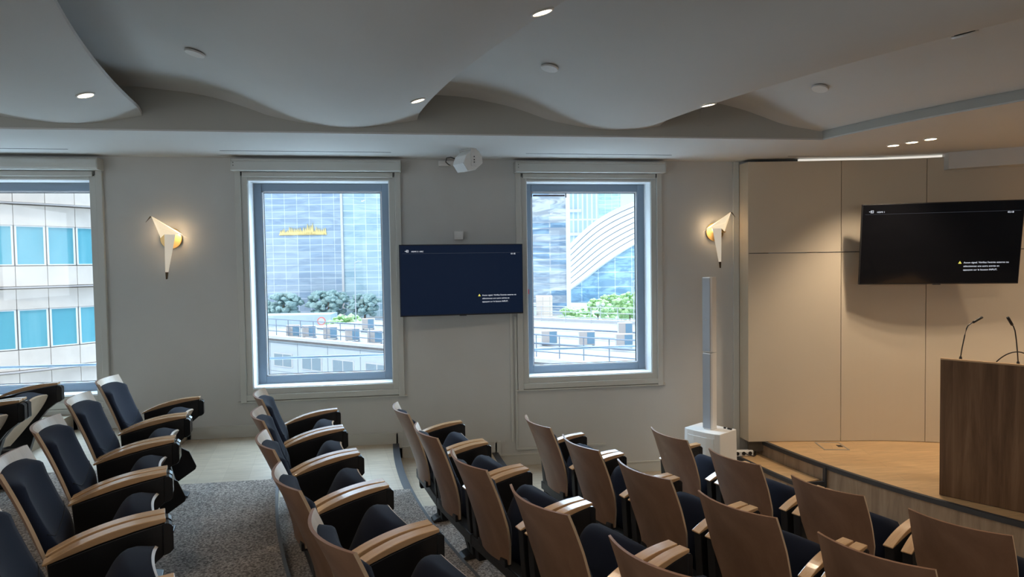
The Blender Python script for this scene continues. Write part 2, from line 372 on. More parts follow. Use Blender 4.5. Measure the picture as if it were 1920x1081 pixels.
# ---- soffit, fascias and the waves of the ceiling
SZ, FY, RS = 3.295, 5.30, 6.36
bm = NB(); box(bm, XL, XR, FY, WY, SZ, SZ+.012)
struct(obj('ceiling', bm, CEIL))
bm = NB(); fr, bk = [], []
tha = th_at_y(RS, FY)
for i in range(41):
    th = tha+(THE+.25-tha)*i/40; p = pol(RS, th); fr.append([(p.x, p.y, SZ), (XR, p.y, SZ)]); bk.append([(p.x, p.y, SZ+.012), (XR, p.y, SZ+.012)])
slab(bm, fr, bk); struct(obj('ceiling', bm, CEIL))
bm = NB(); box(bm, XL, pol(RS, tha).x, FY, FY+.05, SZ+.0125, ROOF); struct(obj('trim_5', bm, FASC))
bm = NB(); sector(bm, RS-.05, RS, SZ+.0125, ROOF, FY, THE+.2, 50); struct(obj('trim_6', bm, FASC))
SH = [  # one profile (radius, height) per overlapping shell
    [(16.2, 3.66), (15.6, 3.60), (14.9, 3.38), (14.45, 3.335), (14.2, 3.36), (14.0, 3.43)],
    [(14.15, 3.68), (13.9, 3.665), (13.6, 3.63), (13.2, 3.50), (12.91, 3.405), (12.70, 3.363), (12.44, 3.339), (12.18, 3.364), (11.93, 3.441)],
    [(12.25, 3.665), (12.02, 3.678), (11.79, 3.658), (11.56, 3.632), (11.33, 3.582), (11.10, 3.505), (10.94, 3.440), (10.70, 3.368), (10.40, 3.339), (10.13, 3.368), (9.866, 3.441)],
    [(10.1, 3.67), (9.80, 3.665), (9.487, 3.650), (9.335, 3.625), (9.096, 3.575), (8.876, 3.503), (8.653, 3.425), (8.472, 3.380), (8.267, 3.354), (8.01, 3.371), (7.84, 3.421)],
    [(8.1, 3.68), (7.7, 3.675), (7.4, 3.655), (7.16, 3.61), (6.97, 3.554), (6.67, 3.452), (6.50, 3.408), (6.37, 3.375)]]
for prof in SH:
    P = catmull(prof, 5); fr, bk = [], []
    n = 70
    for i in range(n+1):
        row, row2 = [], []
        for (r, z) in P:
            a = th_at_y(r, FY); s = i/n
            if i <= 6: yy = FY-(i/6)*.12; th = th_at_y(r, yy); q = 1-i/6; dz = -.045*q*q
            else:
                a2 = th_at_y(r, FY-.12); th = a2+(THE+.12-a2)*((i-6)/(n-6)); dz = 0
            p = pol(r, th); dz *= max(0, min(1, (z-3.36)/.12)); row.append((p.x, p.y, z+dz)); row2.append((p.x, p.y, z+dz+.028))
        fr.append(row); bk.append(row2)
    bm = NB(); slab(bm, fr, bk)
    o = struct(obj('ceiling', bm, CEIL, smooth=True))
    em = o.modifiers.new('edges', 'EDGE_SPLIT'); em.split_angle = math.radians(40)
# slot diffusers in the soffit
for i, (a, b) in enumerate([(-4.6, -3.03), (-1.77, -.25), (1.03, 2.5), (3.75, 5.4)]):
    bm = NB(); box(bm, a, b, 6.12, 6.135, SZ-.0015, SZ+.004)
    tag(obj('slot_diffuser', bm, NOSE), ['thin dark linear air slot in the soffit above the far left window', 'thin dark linear air slot in the soffit above the middle window',
        'thin dark linear air slot in the soffit above the window right of the television', 'thin dark linear air slot in the soffit above the cream stage panels'][i], 'air vent', 'linear slots in the soffit')
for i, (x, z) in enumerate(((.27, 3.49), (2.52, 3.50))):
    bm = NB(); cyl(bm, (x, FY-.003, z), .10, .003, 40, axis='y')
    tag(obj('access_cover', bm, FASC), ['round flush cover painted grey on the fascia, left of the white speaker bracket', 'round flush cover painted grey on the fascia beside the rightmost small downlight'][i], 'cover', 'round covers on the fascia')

# shell surface height and slope
def shell_z(i, r):
    P = sorted(catmull(SH[i], 5))
    return lerp_tab(P, r)
def on_shell(i, x, y):
    r = math.hypot(x-CX, y-CY); z = shell_z(i, r); dz = (shell_z(i, r+.03)-shell_z(i, r-.03))/.06
    rad = Vector(((x-CX)/r, (y-CY)/r, 0)); nrm = Vector((rad.x*dz, rad.y*dz, -1)).normalized()
    return Vector((x, y, z)), nrm
def downlight(loc, nrm, label, r=.045, power=14, group='round downlights in the ceiling waves', blend=.6, size=120):
    t = empty('downlight', loc); t.rotation_euler = nrm.to_track_quat('Z', 'Y').to_euler()
    tag(t, label, 'downlight', group)
    bm = NB(); n = 36
    A = [[bm.verts.new((rr*math.cos(2*PI*k/n), rr*math.sin(2*PI*k/n), zz)) for k in range(n)] for rr, zz in ((r*1.28, -.002), (r*1.28, .004), (r*1.05, .006), (r*1.02, -.002))]
    for q in range(4):
        for k in range(n): bm.faces.new((A[q][k], A[q][(k+1) % n], A[(q+1) % 4][(k+1) % n], A[(q+1) % 4][k]))
    obj('lamp_ring', bm, WHITE, t, smooth=True)
    bm = NB(); cyl(bm, (0, 0, -.001), r, .0035, 36); obj('lamp_lens', bm, LAMPGLOW, t)
    l = bpy.data.lights.new('downlight_beam', 'SPOT'); l.energy = power; l.color = (1, .80, .58); l.spot_size = math.radians(size); l.spot_blend = blend; l.shadow_soft_size = .03
    o = bpy.data.objects.new('downlight_beam', l); COL.objects.link(o); o.parent = t; o.location = (0, 0, .02); o.rotation_euler = (PI, 0, 0)
    return t
DN = Vector((0, 0, -1))
for i, x, y, lab in ((1, -2.156, 4.60, 'small round lit downlight in the leftmost wave of the ceiling'),
                     (2, .005, 4.65, 'small round lit downlight near the fascia, left of the white speaker'),
                     (2, .600, 3.05, 'larger looking lit downlight at the top edge of the photo, above the television'),
                     (3, 2.107, 4.47, 'small lit downlight seen edge on, in the third ceiling wave near the fascia')):
    p, nn = on_shell(i, x, y); downlight(p+nn*.002, nn, lab, power=16)
for i, (x, y) in enumerate(((4.424, 5.489), (4.484, 5.329), (4.541, 5.177))):
    downlight(Vector((x, y, SZ-.002)), DN, ['leftmost of three small lit downlights in a row above the stage', 'middle one of three small lit downlights in a row above the stage', 'rightmost of three small lit downlights in a row above the stage'][i],
              power=44, group='three stage downlights', size=104)
# the room's other downlights, behind the camera and further along the stage
for i, x, y in ((2, 1.6, .9), (2, 2.9, -.6), (3, 2.75, 2.3), (3, 3.9, 1.0), (1, -1.0, 1.6), (1, .2, -.2), (0, -3.0, 1.0)):
    p, nn = on_shell(i, x, y); downlight(p+nn*.002, nn, 'lit downlight outside the photo, '+['in the second wave beside the camera', 'in the second wave behind the camera', 'in the third wave right of the photo', 'in the third wave far right of the photo', 'in the first wave left of the camera', 'in the first wave behind the camera', 'in the wave beyond the left edge'][[1.6, 2.9, 2.75, 3.9, -1.0, .2, -3.0].index(x)], power=22)
for x, y in ((6.4, 4.6), (7.0, 3.2), (5.6, 3.4)):
    downlight(Vector((x, y, SZ-.002)), DN, 'lit downlight in the flat stage ceiling right of the photo, '+{6.4: 'nearest the windows', 7.0: 'furthest right', 5.6: 'nearest the seats'}[x], power=50, group='stage downlights out of view', size=130)
# smoke detectors
for i, x, y, lab in ((2, -1.383, 4.34, 'white ceiling disc in the second wave, above the middle window'), (3, .916, 4.40, 'white smoke detector in the third ceiling wave, above and right of the television'),
                     (4, 3.102, 4.63, 'white round disc in the wave nearest the stage'), (3, 2.86, 3.04, 'ceiling disc almost hidden at the right edge of the third wave')):
    p, nn = on_shell(i, x, y); t = empty('smoke_detector', p); t.rotation_euler = nn.to_track_quat('Z', 'Y').to_euler()
    tag(t, lab, 'smoke detector', 'discs on the ceiling waves')
    bm = NB(); cyl(bm, (0, 0, -.002), .046, .008, 32); obj('mounting_ring', bm, STEELBLK, t)
    bm = NB(); cyl(bm, (0, 0, .006), .062, .012, 40, .058); obj('cover_disc', bm, WHITE, t, bevel=.002)

# ---- stage wall of cream panels, curved in plan
PW = catmull([(3.41, 6.31), (3.90, 6.235), (4.36, 6.155), (4.75, 6.09), (5.20, 5.95), (5.95, 5.62), (6.8, 5.15), (7.7, 4.4), (8.5, 3.5)], 8)
def wall_pt(x): return lerp_tab([(p[0], p[1]) for p in PW], x)
def seg_pts(x0, x1, n=12): return [(x0+(x1-x0)*i/n, wall_pt(x0+(x1-x0)*i/n)) for i in range(n+1)]
SEAM = [3.41, 4.365, 5.185, 6.05, 6.95, 7.8, 8.5]
bm = NB()
for z0, z1 in ((.315, 2.305), (2.313, 3.262)):
    for a, b in zip(SEAM, SEAM[1:]):
        P = seg_pts(a+.003 if a > 3.42 else a, b-.003); q = []
        for k, (x, y) in enumerate(P):
            x2, y2 = P[min(k+1, len(P)-1)]; x1, y1 = P[max(k-1, 0)]; d = Vector((x2-x1, y2-y1)).normalized(); q.append((x-d.y*.03*1, y+d.x*.03))
        slab(bm, [[(x, y, z0), (x, y, z1)] for x, y in P], [[(x, y, z0), (x, y, z1)] for x, y in q])
struct(obj('wall_stage', bm, PANEL))
bm = NB(); P = seg_pts(3.43, 8.5, 50)
slab(bm, [[(x, y+.035, .2), (x, y+.035, 3.255)] for x, y in P], [[(x, y+.06, .2), (x, y+.06, 3.255)] for x, y in P])
struct(obj('trim_7', bm, mat('panel_backing', (.10, .085, .07), .8)))
bm = NB(); prism(bm, [(3.41, 6.31), (3.44, 6.345), (3.44, 6.49), (3.405, 6.49)], 'z', .315, 3.262)
struct(obj('trim_8', bm, PANEL, bevel=.003))
for a, b in ((3.62, 4.02), (4.12, 5.5)):
    P = seg_pts(a, b, 20); bm = NB()
    slab(bm, [[(x, y-.002, 2.305), (x, y-.002, 2.313)] for x, y in P], [[(x, y+.02, 2.305), (x, y+.02, 2.313)] for x, y in P])
    struct(obj('trim_9', bm, SILVER))
# cove light between panels and ceiling
P = seg_pts(3.95, 5.34, 30); bm = NB()
slab(bm, [[(x, y+.032, 3.262), (x, y+.032, 3.288)] for x, y in P], [[(x, y+.05, 3.262), (x, y+.05, 3.288)] for x, y in P])
tag(obj('cove_light', bm, mat('cove_led_strip', (1, 1, 1), .5, emit=(1, .95, .85), estr=.5)), 'thin bright curved light strip between the cream panels and the ceiling', 'light strip')
# bulkhead at the right
bm = NB(); prism(bm, [(5.31, 5.82), (6.6, 4.9), (8.6, 3.0), (8.6, 5.0), (6.9, 5.6), (5.6, 6.1), (5.36, 6.05)], 'z', 3.128, SZ)
struct(obj('trim_10', bm, CEIL))
# ---- stage and step
SR = 6.18
def disc_sector(bm, r, z0, z1, ya, xr, n=60, r_in=None):
    a = th_at_y(r, ya); fr, bk = [], []
    for i in range(n+1):
        th = a+(math.radians(80)-a)*i/n; p = pol(r, th); fr.append([(p.x, p.y, z1), (max(p.x+.05, xr), p.y, z1)]); bk.append([(p.x, p.y, z0), (max(p.x+.05, xr), p.y, z0)])
    return slab(bm, fr, bk)
bm = NB(); disc_sector(bm, SR, 0, .295, 6.46, XR); 
struct(obj('floor', bm, RISERW))
bm = NB(); disc_sector(bm, SR, .295, .31, 6.46, XR); struct(obj('floor', bm, STAGEW))
def arc_strip(name, r0, r1, z0, z1, ya, th1, m, n=50):
    bm = NB(); sector(bm, r0, r1, z0, z1, ya, th1, n); return obj(name, bm, m)
struct(arc_strip('trim_11', SR-.025, SR+.012, .272, .3125, 6.44, math.radians(62), NOSE))
# side step
bm = NB(); sector(bm, SR+.013, 6.45, 0, .145, 6.44, th_at_y(6.3, 5.47), 16); struct(obj('floor', bm, RISERW))
bm = NB(); sector(bm, SR+.013, 6.43, .145, .157, 6.44, th_at_y(6.3, 5.49), 16); struct(obj('floor', bm, STAGEW))
struct(arc_strip('trim_12', 6.43, 6.462, .12, .158, 6.44, th_at_y(6.4, 5.46), NOSE, 16))
p0 = pol(SR+.012, th_at_y(SR, 5.475)); p1 = pol(6.462, th_at_y(6.45, 5.46))
bm = NB(); box(bm, p1.x, p0.x, 5.45, 5.472, .0, .158); struct(obj('trim_12', bm, NOSE))
bm = NB(); box(bm, p0.x-.006, p0.x+.012, 5.44, 5.475, 0, .29); struct(obj('trim_13', bm, NOSE))
# floor box on the stage
t = tag(empty('floor_socket_box', (4.16, 6.005, .31), -.25), 'flush metal framed floor socket box on the oak stage', 'floor box')
bm = NB()
for a in ((-.125, .125, -.135, -.12), (-.125, .125, .12, .135), (-.125, -.11, -.12, .12), (.11, .125, -.12, .12)): box(bm, a[0], a[1], a[2], a[3], 0, .004)
obj('metal_frame', bm, mat('dull_metal', (.30, .28, .25), .5), t)
bm = NB(); box(bm, -.11, .11, -.12, .12, 0, .002); obj('lid', bm, STAGEW, t)
bm = NB(); box(bm, .055, .10, -.03, .035, .002, .005); obj('cable_outlet', bm, BLACK, t)

# ---- lectern, microphones
A = Vector((4.125, 4.585, .31)); B = Vector((4.432, 4.137, .31)); d = (B-A).normalized(); nb = Vector((-d.y, d.x, 0))
ang = math.atan2(d.y, d.x)
t = tag(empty('lectern', A, ang), 'dark oak veneer lectern standing on the stage at the right edge of the photo', 'lectern')
LW, LD, LH = 1.30, .62, 1.115
bm = NB(); box(bm, 0, LW, 0, .03, .004, LH-.012); obj('front_panel', bm, LECTW, t, bevel=.0015)
for x in (0.002, LW-.032):
    bm = NB(); prism(bm, [(.03, .004), (LD, .004), (LD, LH-.187), (.034, LH-.018), (.03, LH-.018)], 'x', x, x+.03); obj('side_panel', bm, LECTW, t, bevel=.0015)
bm = NB(); prism(bm, [(-.001, LH-.012), (-.001, LH), (.034, LH), (LD, LH-.17), (LD, LH-.185), (.034, LH-.016)], 'x', -.001, LW+.001); obj('top', bm, mat('lectern_top_edge', (.52, .34, .19), .4), t, bevel=.001)
bm = NB(); box(bm, .03, LW-.03, .03, LD-.03, .55, .575); obj('shelf', bm, LECTW, t)
bm = NB(); box(bm, .01, LW-.01, .008, .022, 0, .006); obj('plinth', bm, BLACK, t)
def lw(x, y, z): return A+d*x+nb*y+Vector((0, 0, z))
def goose(p, pts, tip0, tip1, label):
    t = tag(empty('gooseneck_microphone', p), label, 'microphone', 'microphones on the lectern')
    bm = NB(); cyl(bm, (0, 0, 0), .014, .035, 20, .008); obj('base', bm, BLACK, t, smooth=False)
    bm = NB(); tube(bm, [Vector(q) for q in pts], .0042, 8); obj('stem', bm, STEELBLK, t, smooth=True)
    bm = NB(); tube(bm, [Vector(tip0), Vector(tip0)*.8+Vector(tip1)*.2, Vector(tip0)*.2+Vector(tip1)*.8, Vector(tip1)], .0095, 14, .0105); obj('microphone_head', bm, BLACK, t, smooth=True)
p = Vector((4.33, 4.61, LH+.31)); p = lw(.114, .10, LH-.022)
goose(p, [(0, 0, .03), (.012, 0, .10), (.035, 0, .20), (.05, 0, .255), (.062, 0, .278), (.085, 0, .295), (.12, -.0, .31)], (.11, 0, .305), (.19, -.0, .345), 'black gooseneck microphone on the lectern, the left one')
p2 = lw(.477, .12, LH-.028)
goose(p2, [(0, 0, .03), (-.006, 0, .10), (-.018, 0, .20), (-.03, 0, .27), (-.045, 0, .305), (-.06, 0, .32)], (-.055, 0, .315), (-.095, 0, .375), 'black gooseneck microphone on the lectern, the right one')
bm = NB(); pts = []
for i in range(17):
    s = i/16; q = lw(.315+.30*s, .20, LH-.045+.115*math.sin(PI*s)**.8); pts.append(q)
tube(bm, pts, .0045, 8); tag(obj('cable', bm, BLACK, smooth=True), 'black cable arching over the top of the lectern', 'cable')

# ---- televisions
def text(body, x, z, size, m, parent, y, align='LEFT'):
    c = bpy.data.curves.new('screen_text', 'FONT'); c.body = body; c.size = size; c.align_x = align; c.extrude = .0003; c.space_line = 1.55
    o = bpy.data.objects.new('screen_text', c); COL.objects.link(o); c.materials.append(m); o.parent = parent
    bpy.context.view_layer.update(); me = bpy.data.meshes.new_from_object(o.evaluated_get(bpy.context.evaluated_depsgraph_get()))
    bpy.data.objects.remove(o); o = link('screen_text', me, None, parent)
    if not me.materials: me.materials.append(m)
    o.location = (x, y, z); o.rotation_euler = (PI/2, 0, 0); return o
def television(loc, rz, rx, W, H, scr, label, source, clock, tx, ts=1):
    t = tag(empty('television', loc, rz, rx), label, 'television', 'wall screens showing a no signal message')
    bm = NB(); box(bm, -W/2, W/2, -.02, .012, -H/2, H/2); box(bm, -W*.36, W*.36, .012, .045, -H*.42, H*.2)
    obj('housing', bm, BLACK, t, bevel=.003)
    s_ = NB(); box(s_, -W/2+.008, W/2-.008, -.0215, -.0195, -H/2+.012, H/2-.008); sc = obj('screen', s_, scr, t)
    bm = NB(); box(bm, -.035, .035, -.024, -.012, -H/2-.006, -H/2+.004); obj('logo_tab', bm, GLOSSBLK, t)
    k = W/1.233; y = -.0225
    text(source, -W/2+.118*k, H/2-.075*k, .0195*k*ts, TXT, t, y); text(clock, W/2-.10*k, H/2-.105*k, .021*k*ts, TXT, t, y, 'CENTER')
    tx0, tz0 = tx
    text("Aucun signal. V\u00e9rifiez l'entr\u00e9e externe ou\ns\u00e9lectionnez une autre entr\u00e9e en\nappuyant sur le bouton INPUT.", tx0, tz0, .0208*k*ts, TXT, t, y)
    # input symbol
    bm = NB(); x, z, s = -W/2+.068*k, H/2-.064*k, .010*k
    box(bm, x, x+2.2*s, y, y+.001, z+.8*s, z+1.1*s); box(bm, x, x+2.2*s, y, y+.001, z-1.1*s, z-.8*s); box(bm, x+2*s, x+2.3*s, y, y+.001, z-1.1*s, z+1.1*s)
    box(bm, x-1.2*s, x+1.2*s, y, y+.001, z-.2*s, z+.2*s); prism(bm, [(x+.6*s, z-.6*s), (x+1.5*s, z), (x+.6*s, z+.6*s)], 'y', y, y+.001)
    obj('input_symbol', bm, TXT, t)
    bm = NB(); box(bm, -W/2+.03, W/2-.03, y, y+.0008, H/2-.088*k, H/2-.0865*k); obj('screen_line', bm, mat('screen_line_grey', (0, 0, 0), .5, emit=(.3, .35, .45), estr=.18), t)
    bm = NB(); x, z, s = tx0-.028*k, tz0+.008*k, .013*k
    prism(bm, [(x-s, z-s*.8), (x+s, z-s*.8), (x, z+s)], 'y', y, y+.001); obj('warning_symbol', bm, TXTY, t)
    return t
SCR1 = mat('lit_navy_screen', (.003, .005, .010), .35, emit=(.10, .25, .70), estr=.026, spec=.15)
SCR2 = mat('black_screen', (.004, .004, .005), .10, emit=(.3, .4, .6), estr=.002)
tv1 = television((.411, 6.384, 2.086), .064, .004, 1.233, .704, SCR1, 'smaller television glowing navy, on the window wall between the two full windows', 'HDMI 3 / ARC', '01:18', (.195, -.165))
bm = NB(); box(bm, -.2, .2, .045, .10, -.15, .15); obj('wall_bracket', bm, STEELBLK, tv1)
tv2 = television((5.085, 5.69, 2.375), -.361, .136, 1.42, .811, SCR2, 'larger black television on the cream stage panels above the lectern', 'HDMI 1', '02:18', (.225, -.200), .97)
bm = NB(); box(bm, -.09, .09, .045, .16, -.10, .16); box(bm, -.04, .04, .16, .32, -.03, .11); box(bm, -.16, .16, .30, .33, -.12, .2); obj('wall_bracket', bm, STEELBLK, tv2)

# ---- folded bird wall lamps
PAPER = mat('lit_folded_shade', (.85, .80, .72), .5, emit=(1, .78, .48), estr=.60)
PAPERT = mat('folded_tail_shade', (.80, .78, .74), .5, emit=(1, .84, .62), estr=.30)
def tri_solid(bm, pts, t=.003):
    P = [Vector(p) for p in pts]; n = (P[1]-P[0]).cross(P[2]-P[0]).normalized()*t
    A = [bm.verts.new(p) for p in P]; B = [bm.verts.new(p+n) for p in P]; k = len(P)
    bm.faces.new(A); bm.faces.new(B[::-1])
    for i in range(k): bm.faces.new((A[i], A[(i+1) % k], B[(i+1) % k], B[i]))
def bird(x, z, s, label):
    """s = 1: beak to the left, -1: beak to the right"""
    t = tag(empty('bird_wall_lamp', (x, WY, z)), label, 'wall lamp', 'folded bird lamps on the window wall')
    k = .0054
    def q(px, pz, y): return (s*(px-322)*k, y, -(pz-447)*k)
    bm = NB(); cyl(bm, (0, -.022, 0), .098, .022, 48, axis='y'); obj('wall_plate', bm, GOLD, t, bevel=.003)
    bm = NB(); tube(bm, [(0, -.02, .0), (-s*.01, -.085, 0.0)], .006, 10); cyl(bm, (-s*.03, -.095, -.004), .006, .05, 12, axis='x'); obj('perch', bm, GOLD, t)
    head, wing, chest, fold = q(298.5, 410, -.12), q(342, 440, -.10), q(313, 447, -.135), q(314, 431, -.165)
    tb, tc, te, tf = q(319.5, 441, -.14), q(336, 441, -.115), q(315.3, 506, -.085), q(320, 506, -.08)
    bm = NB(); tri_solid(bm, [head, fold, chest]); tri_solid(bm, [head, wing, fold]); tri_solid(bm, [fold, wing, tc, tb, chest]); obj('body_shade', bm, PAPER, t)
    bm = NB(); tri_solid(bm, [head, q(345, 441, -.07), q(330, 437, -.055)]); obj('wing_shade', bm, PAPER, t)
    bm = NB(); tri_solid(bm, [tb, tc, tf, te]); obj('tail_shade', bm, PAPERT, t)
    bm = NB(); tri_solid(bm, [q(342, 439.5, -.095), q(353.5, 447, -.085), q(341, 441.5, -.095)]); obj('wing_tip', bm, PAPERT, t)
    DK = mat('dark_brass_tip', (.12, .085, .05), .35, .8)
    bm = NB(); tri_solid(bm, [head, q(288.5, 420, -.12), q(296, 409.5, -.12)], .005); obj('beak', bm, DK, t)
    bm = NB(); tri_solid(bm, [te, tf, q(318, 518, -.075), q(315, 518.5, -.075)], .005); obj('tail_tip', bm, DK, t)
    l = bpy.data.lights.new('lamp_bulb', 'POINT'); l.energy = .7; l.color = (1, .70, .40); l.shadow_soft_size = .03
    o = bpy.data.objects.new('lamp_bulb', l); COL.objects.link(o); o.parent = t; o.location = (s*.065, -.085, .06)
    l2 = bpy.data.lights.new('lamp_bulb', 'POINT'); l2.energy = .25; l2.color = (1, .72, .42); l2.shadow_soft_size = .015
    o = bpy.data.objects.new('lamp_bulb', l2); COL.objects.link(o); o.parent = t; o.location = (s*-.005, -.062, .03)
bird(-2.336, 2.525, 1, 'lit white folded bird wall lamp, beak to the left, between the left and middle windows')
bird(3.125, 2.545, -1, 'lit white folded bird wall lamp, beak to the right, beside the cream stage panels')

# ---- small switch box above the television
t = tag(empty('wall_switch_box', (.39, WY, 2.53)), 'small square white box on the wall just above the navy television', 'switch box')
bm = NB(); box(bm, -.045, .045, -.045, 0, -.042, .042); obj('housing', bm, WHITE, t, bevel=.004)
bm = NB(); box(bm, -.027, .027, -.049, -.045, -.025, .027); obj('rocker', bm, WHITE, t, bevel=.002)

# ---- white loudspeaker hung from the soffit
t = tag(empty('ceiling_loudspeaker', (.455, 5.96, SZ)), 'white box loudspeaker hung on a bracket under the soffit above the television', 'loudspeaker')
Mx = Matrix.Translation((0, -.0, -.105)) @ Matrix.Rotation(math.radians(33), 4, 'Z') @ Matrix.Rotation(math.radians(-38), 4, 'Y')
hexp = [(-.105, -.045), (-.105, .045), (-.04, .082), (.075, .082), (.105, .03), (.105, -.03), (.075, -.082), (-.04, -.082)]
bm = NB(); prism(bm, hexp, 'y', -.085, .085, Mx); obj('cabinet', bm, WHITE, t, bevel=.005)
bm = NB(); prism(bm, [(-.107, -.042), (-.107, .042), (-.111, .042), (-.111, -.042)], 'y', -.078, .078, Mx); obj('grille', bm, mat('grille_white', (.68, .69, .70), .6), t)
bm = NB()
for s in (-1, 1): prism(bm, [(-.03, -.03), (.03, -.03), (.03, .16), (-.03, .16)], 'y', s*.092-.003, s*.092+.003, Matrix.Translation((0, 0, -.13)) @ Matrix.Rotation(math.radians(33), 4, 'Z'))
box(bm, -.03, .03, -.095, .095, .024, .03, Matrix.Translation((0, 0, -.031)) @ Matrix.Rotation(math.radians(33), 4, 'Z'))
obj('bracket', bm, WHITE, t, bevel=.001)
bm = NB()
for a, b in ((.0, .0), (0, -.028), (.0, -.05)): cyl(bm, (a, -.099, -.075+b), .006, .004, 14, axis='y')
bmesh.ops.transform(bm, matrix=Matrix.Rotation(math.radians(33), 4, 'Z'), verts=bm.verts); obj('screw', bm, STEELBLK, t)
bm = NB(); tube(bm, [(-.09, .06, -.08), (-.15, .12, -.05), (-.185, .22, -.04), (-.19, .33, -.06), (-.16, .42, -.07), (-.14, .5, -.065)], .005, 8)
obj('cable', bm, BLACK, t, smooth=True)
bm = NB(); box(bm, .20, .36, WY-.035, WY, 3.225, 3.275); tag(obj('cable_conduit', bm, WHITE, bevel=.004), 'short white cable box high on the wall behind the ceiling loudspeaker', 'conduit')

# ---- column loudspeaker on its subwoofer
t = tag(empty('column_loudspeaker', (2.765, 5.87, 0), -1.01), 'tall slim white column loudspeaker on a white subwoofer box beside the stage', 'loudspeaker')
bm = NB(); prof = [(-.195, -.13), (-.15, -.15), (-.07, -.162), (.07, -.162), (.15, -.15), (.195, -.13), (.195, .16), (-.195, .16)]
A_ = [bm.verts.new((x*1.05, y*1.05, .02)) for x, y in prof]; B_ = [bm.verts.new((x, y, .60)) for x, y in prof]
bm.faces.new(A_); bm.faces.new(B_[::-1])
for i in range(8): bm.faces.new((A_[i], A_[(i+1) % 8], B_[(i+1) % 8], B_[i]))
obj('subwoofer_box', bm, WHITE, t, bevel=.006)
bm = NB(); prism(bm, [(x*.93, -.168 if abs(x) < .1 else -.156) for x, y in prof[1:5]]+[(.14, -.145), (-.14, -.145)], 'z', .06, .55); obj('subwoofer_grille', bm, WHITE, t)
bm = NB()
for x in (-.15, .15):
    for y in (-.1, .12): cyl(bm, (x, y, 0), .02, .02, 16)
obj('foot', bm, BLACK, t)
for z0, z1 in ((.60, 1.345), (1.352, 2.08)):
    bm = NB(); prism(bm, [(-.052, -.025), (-.038, -.045), (.038, -.045), (.052, -.025), (.052, .048), (-.052, .048)], 'z', z0, z1); c = obj('column_section', bm, WHITE, t, bevel=.003)
    bm = NB(); prism(bm, [(-.044, -.044), (.044, -.044), (.040, -.050), (-.040, -.050)], 'z', z0+.012, z1-.01); obj('column_grille', bm, mat('speaker_grille_grey', (.36, .39, .43), .6), c)
bm = NB(); box(bm, -.012, .006, -.0525, -.049, 1.66, 1.672); obj('badge', bm, SILVER, t)
for x in (.10, .14, .165): 
    bm = NB(); cyl(bm, (x, .11, .60), .012, .012, 16); obj('socket', bm, BLACK, t)
# power strip
t = tag(empty('power_strip', (3.36, 6.345, .158), -.05), 'white power strip with black plugs lying on the step beside the stage', 'power strip')
bm = NB(); box(bm, -.11, .11, -.03, .03, 0, .06); obj('housing', bm, WHITE, t, bevel=.01)
for x in (-.07, .0, .07):
    bm = NB(); cyl(bm, (x, -.038, .033), .019, .01, 20, axis='y'); obj('socket', bm, BLACK, t)
bm = NB(); tube(bm, [(0, -.045, .04), (.03, -.075, .03), (.09, -.07, .012), (.13, -.03, .01), (.15, .0, .03), (.12, .03, .06)], .006, 8); obj('cable', bm, BLACK, t, smooth=True)

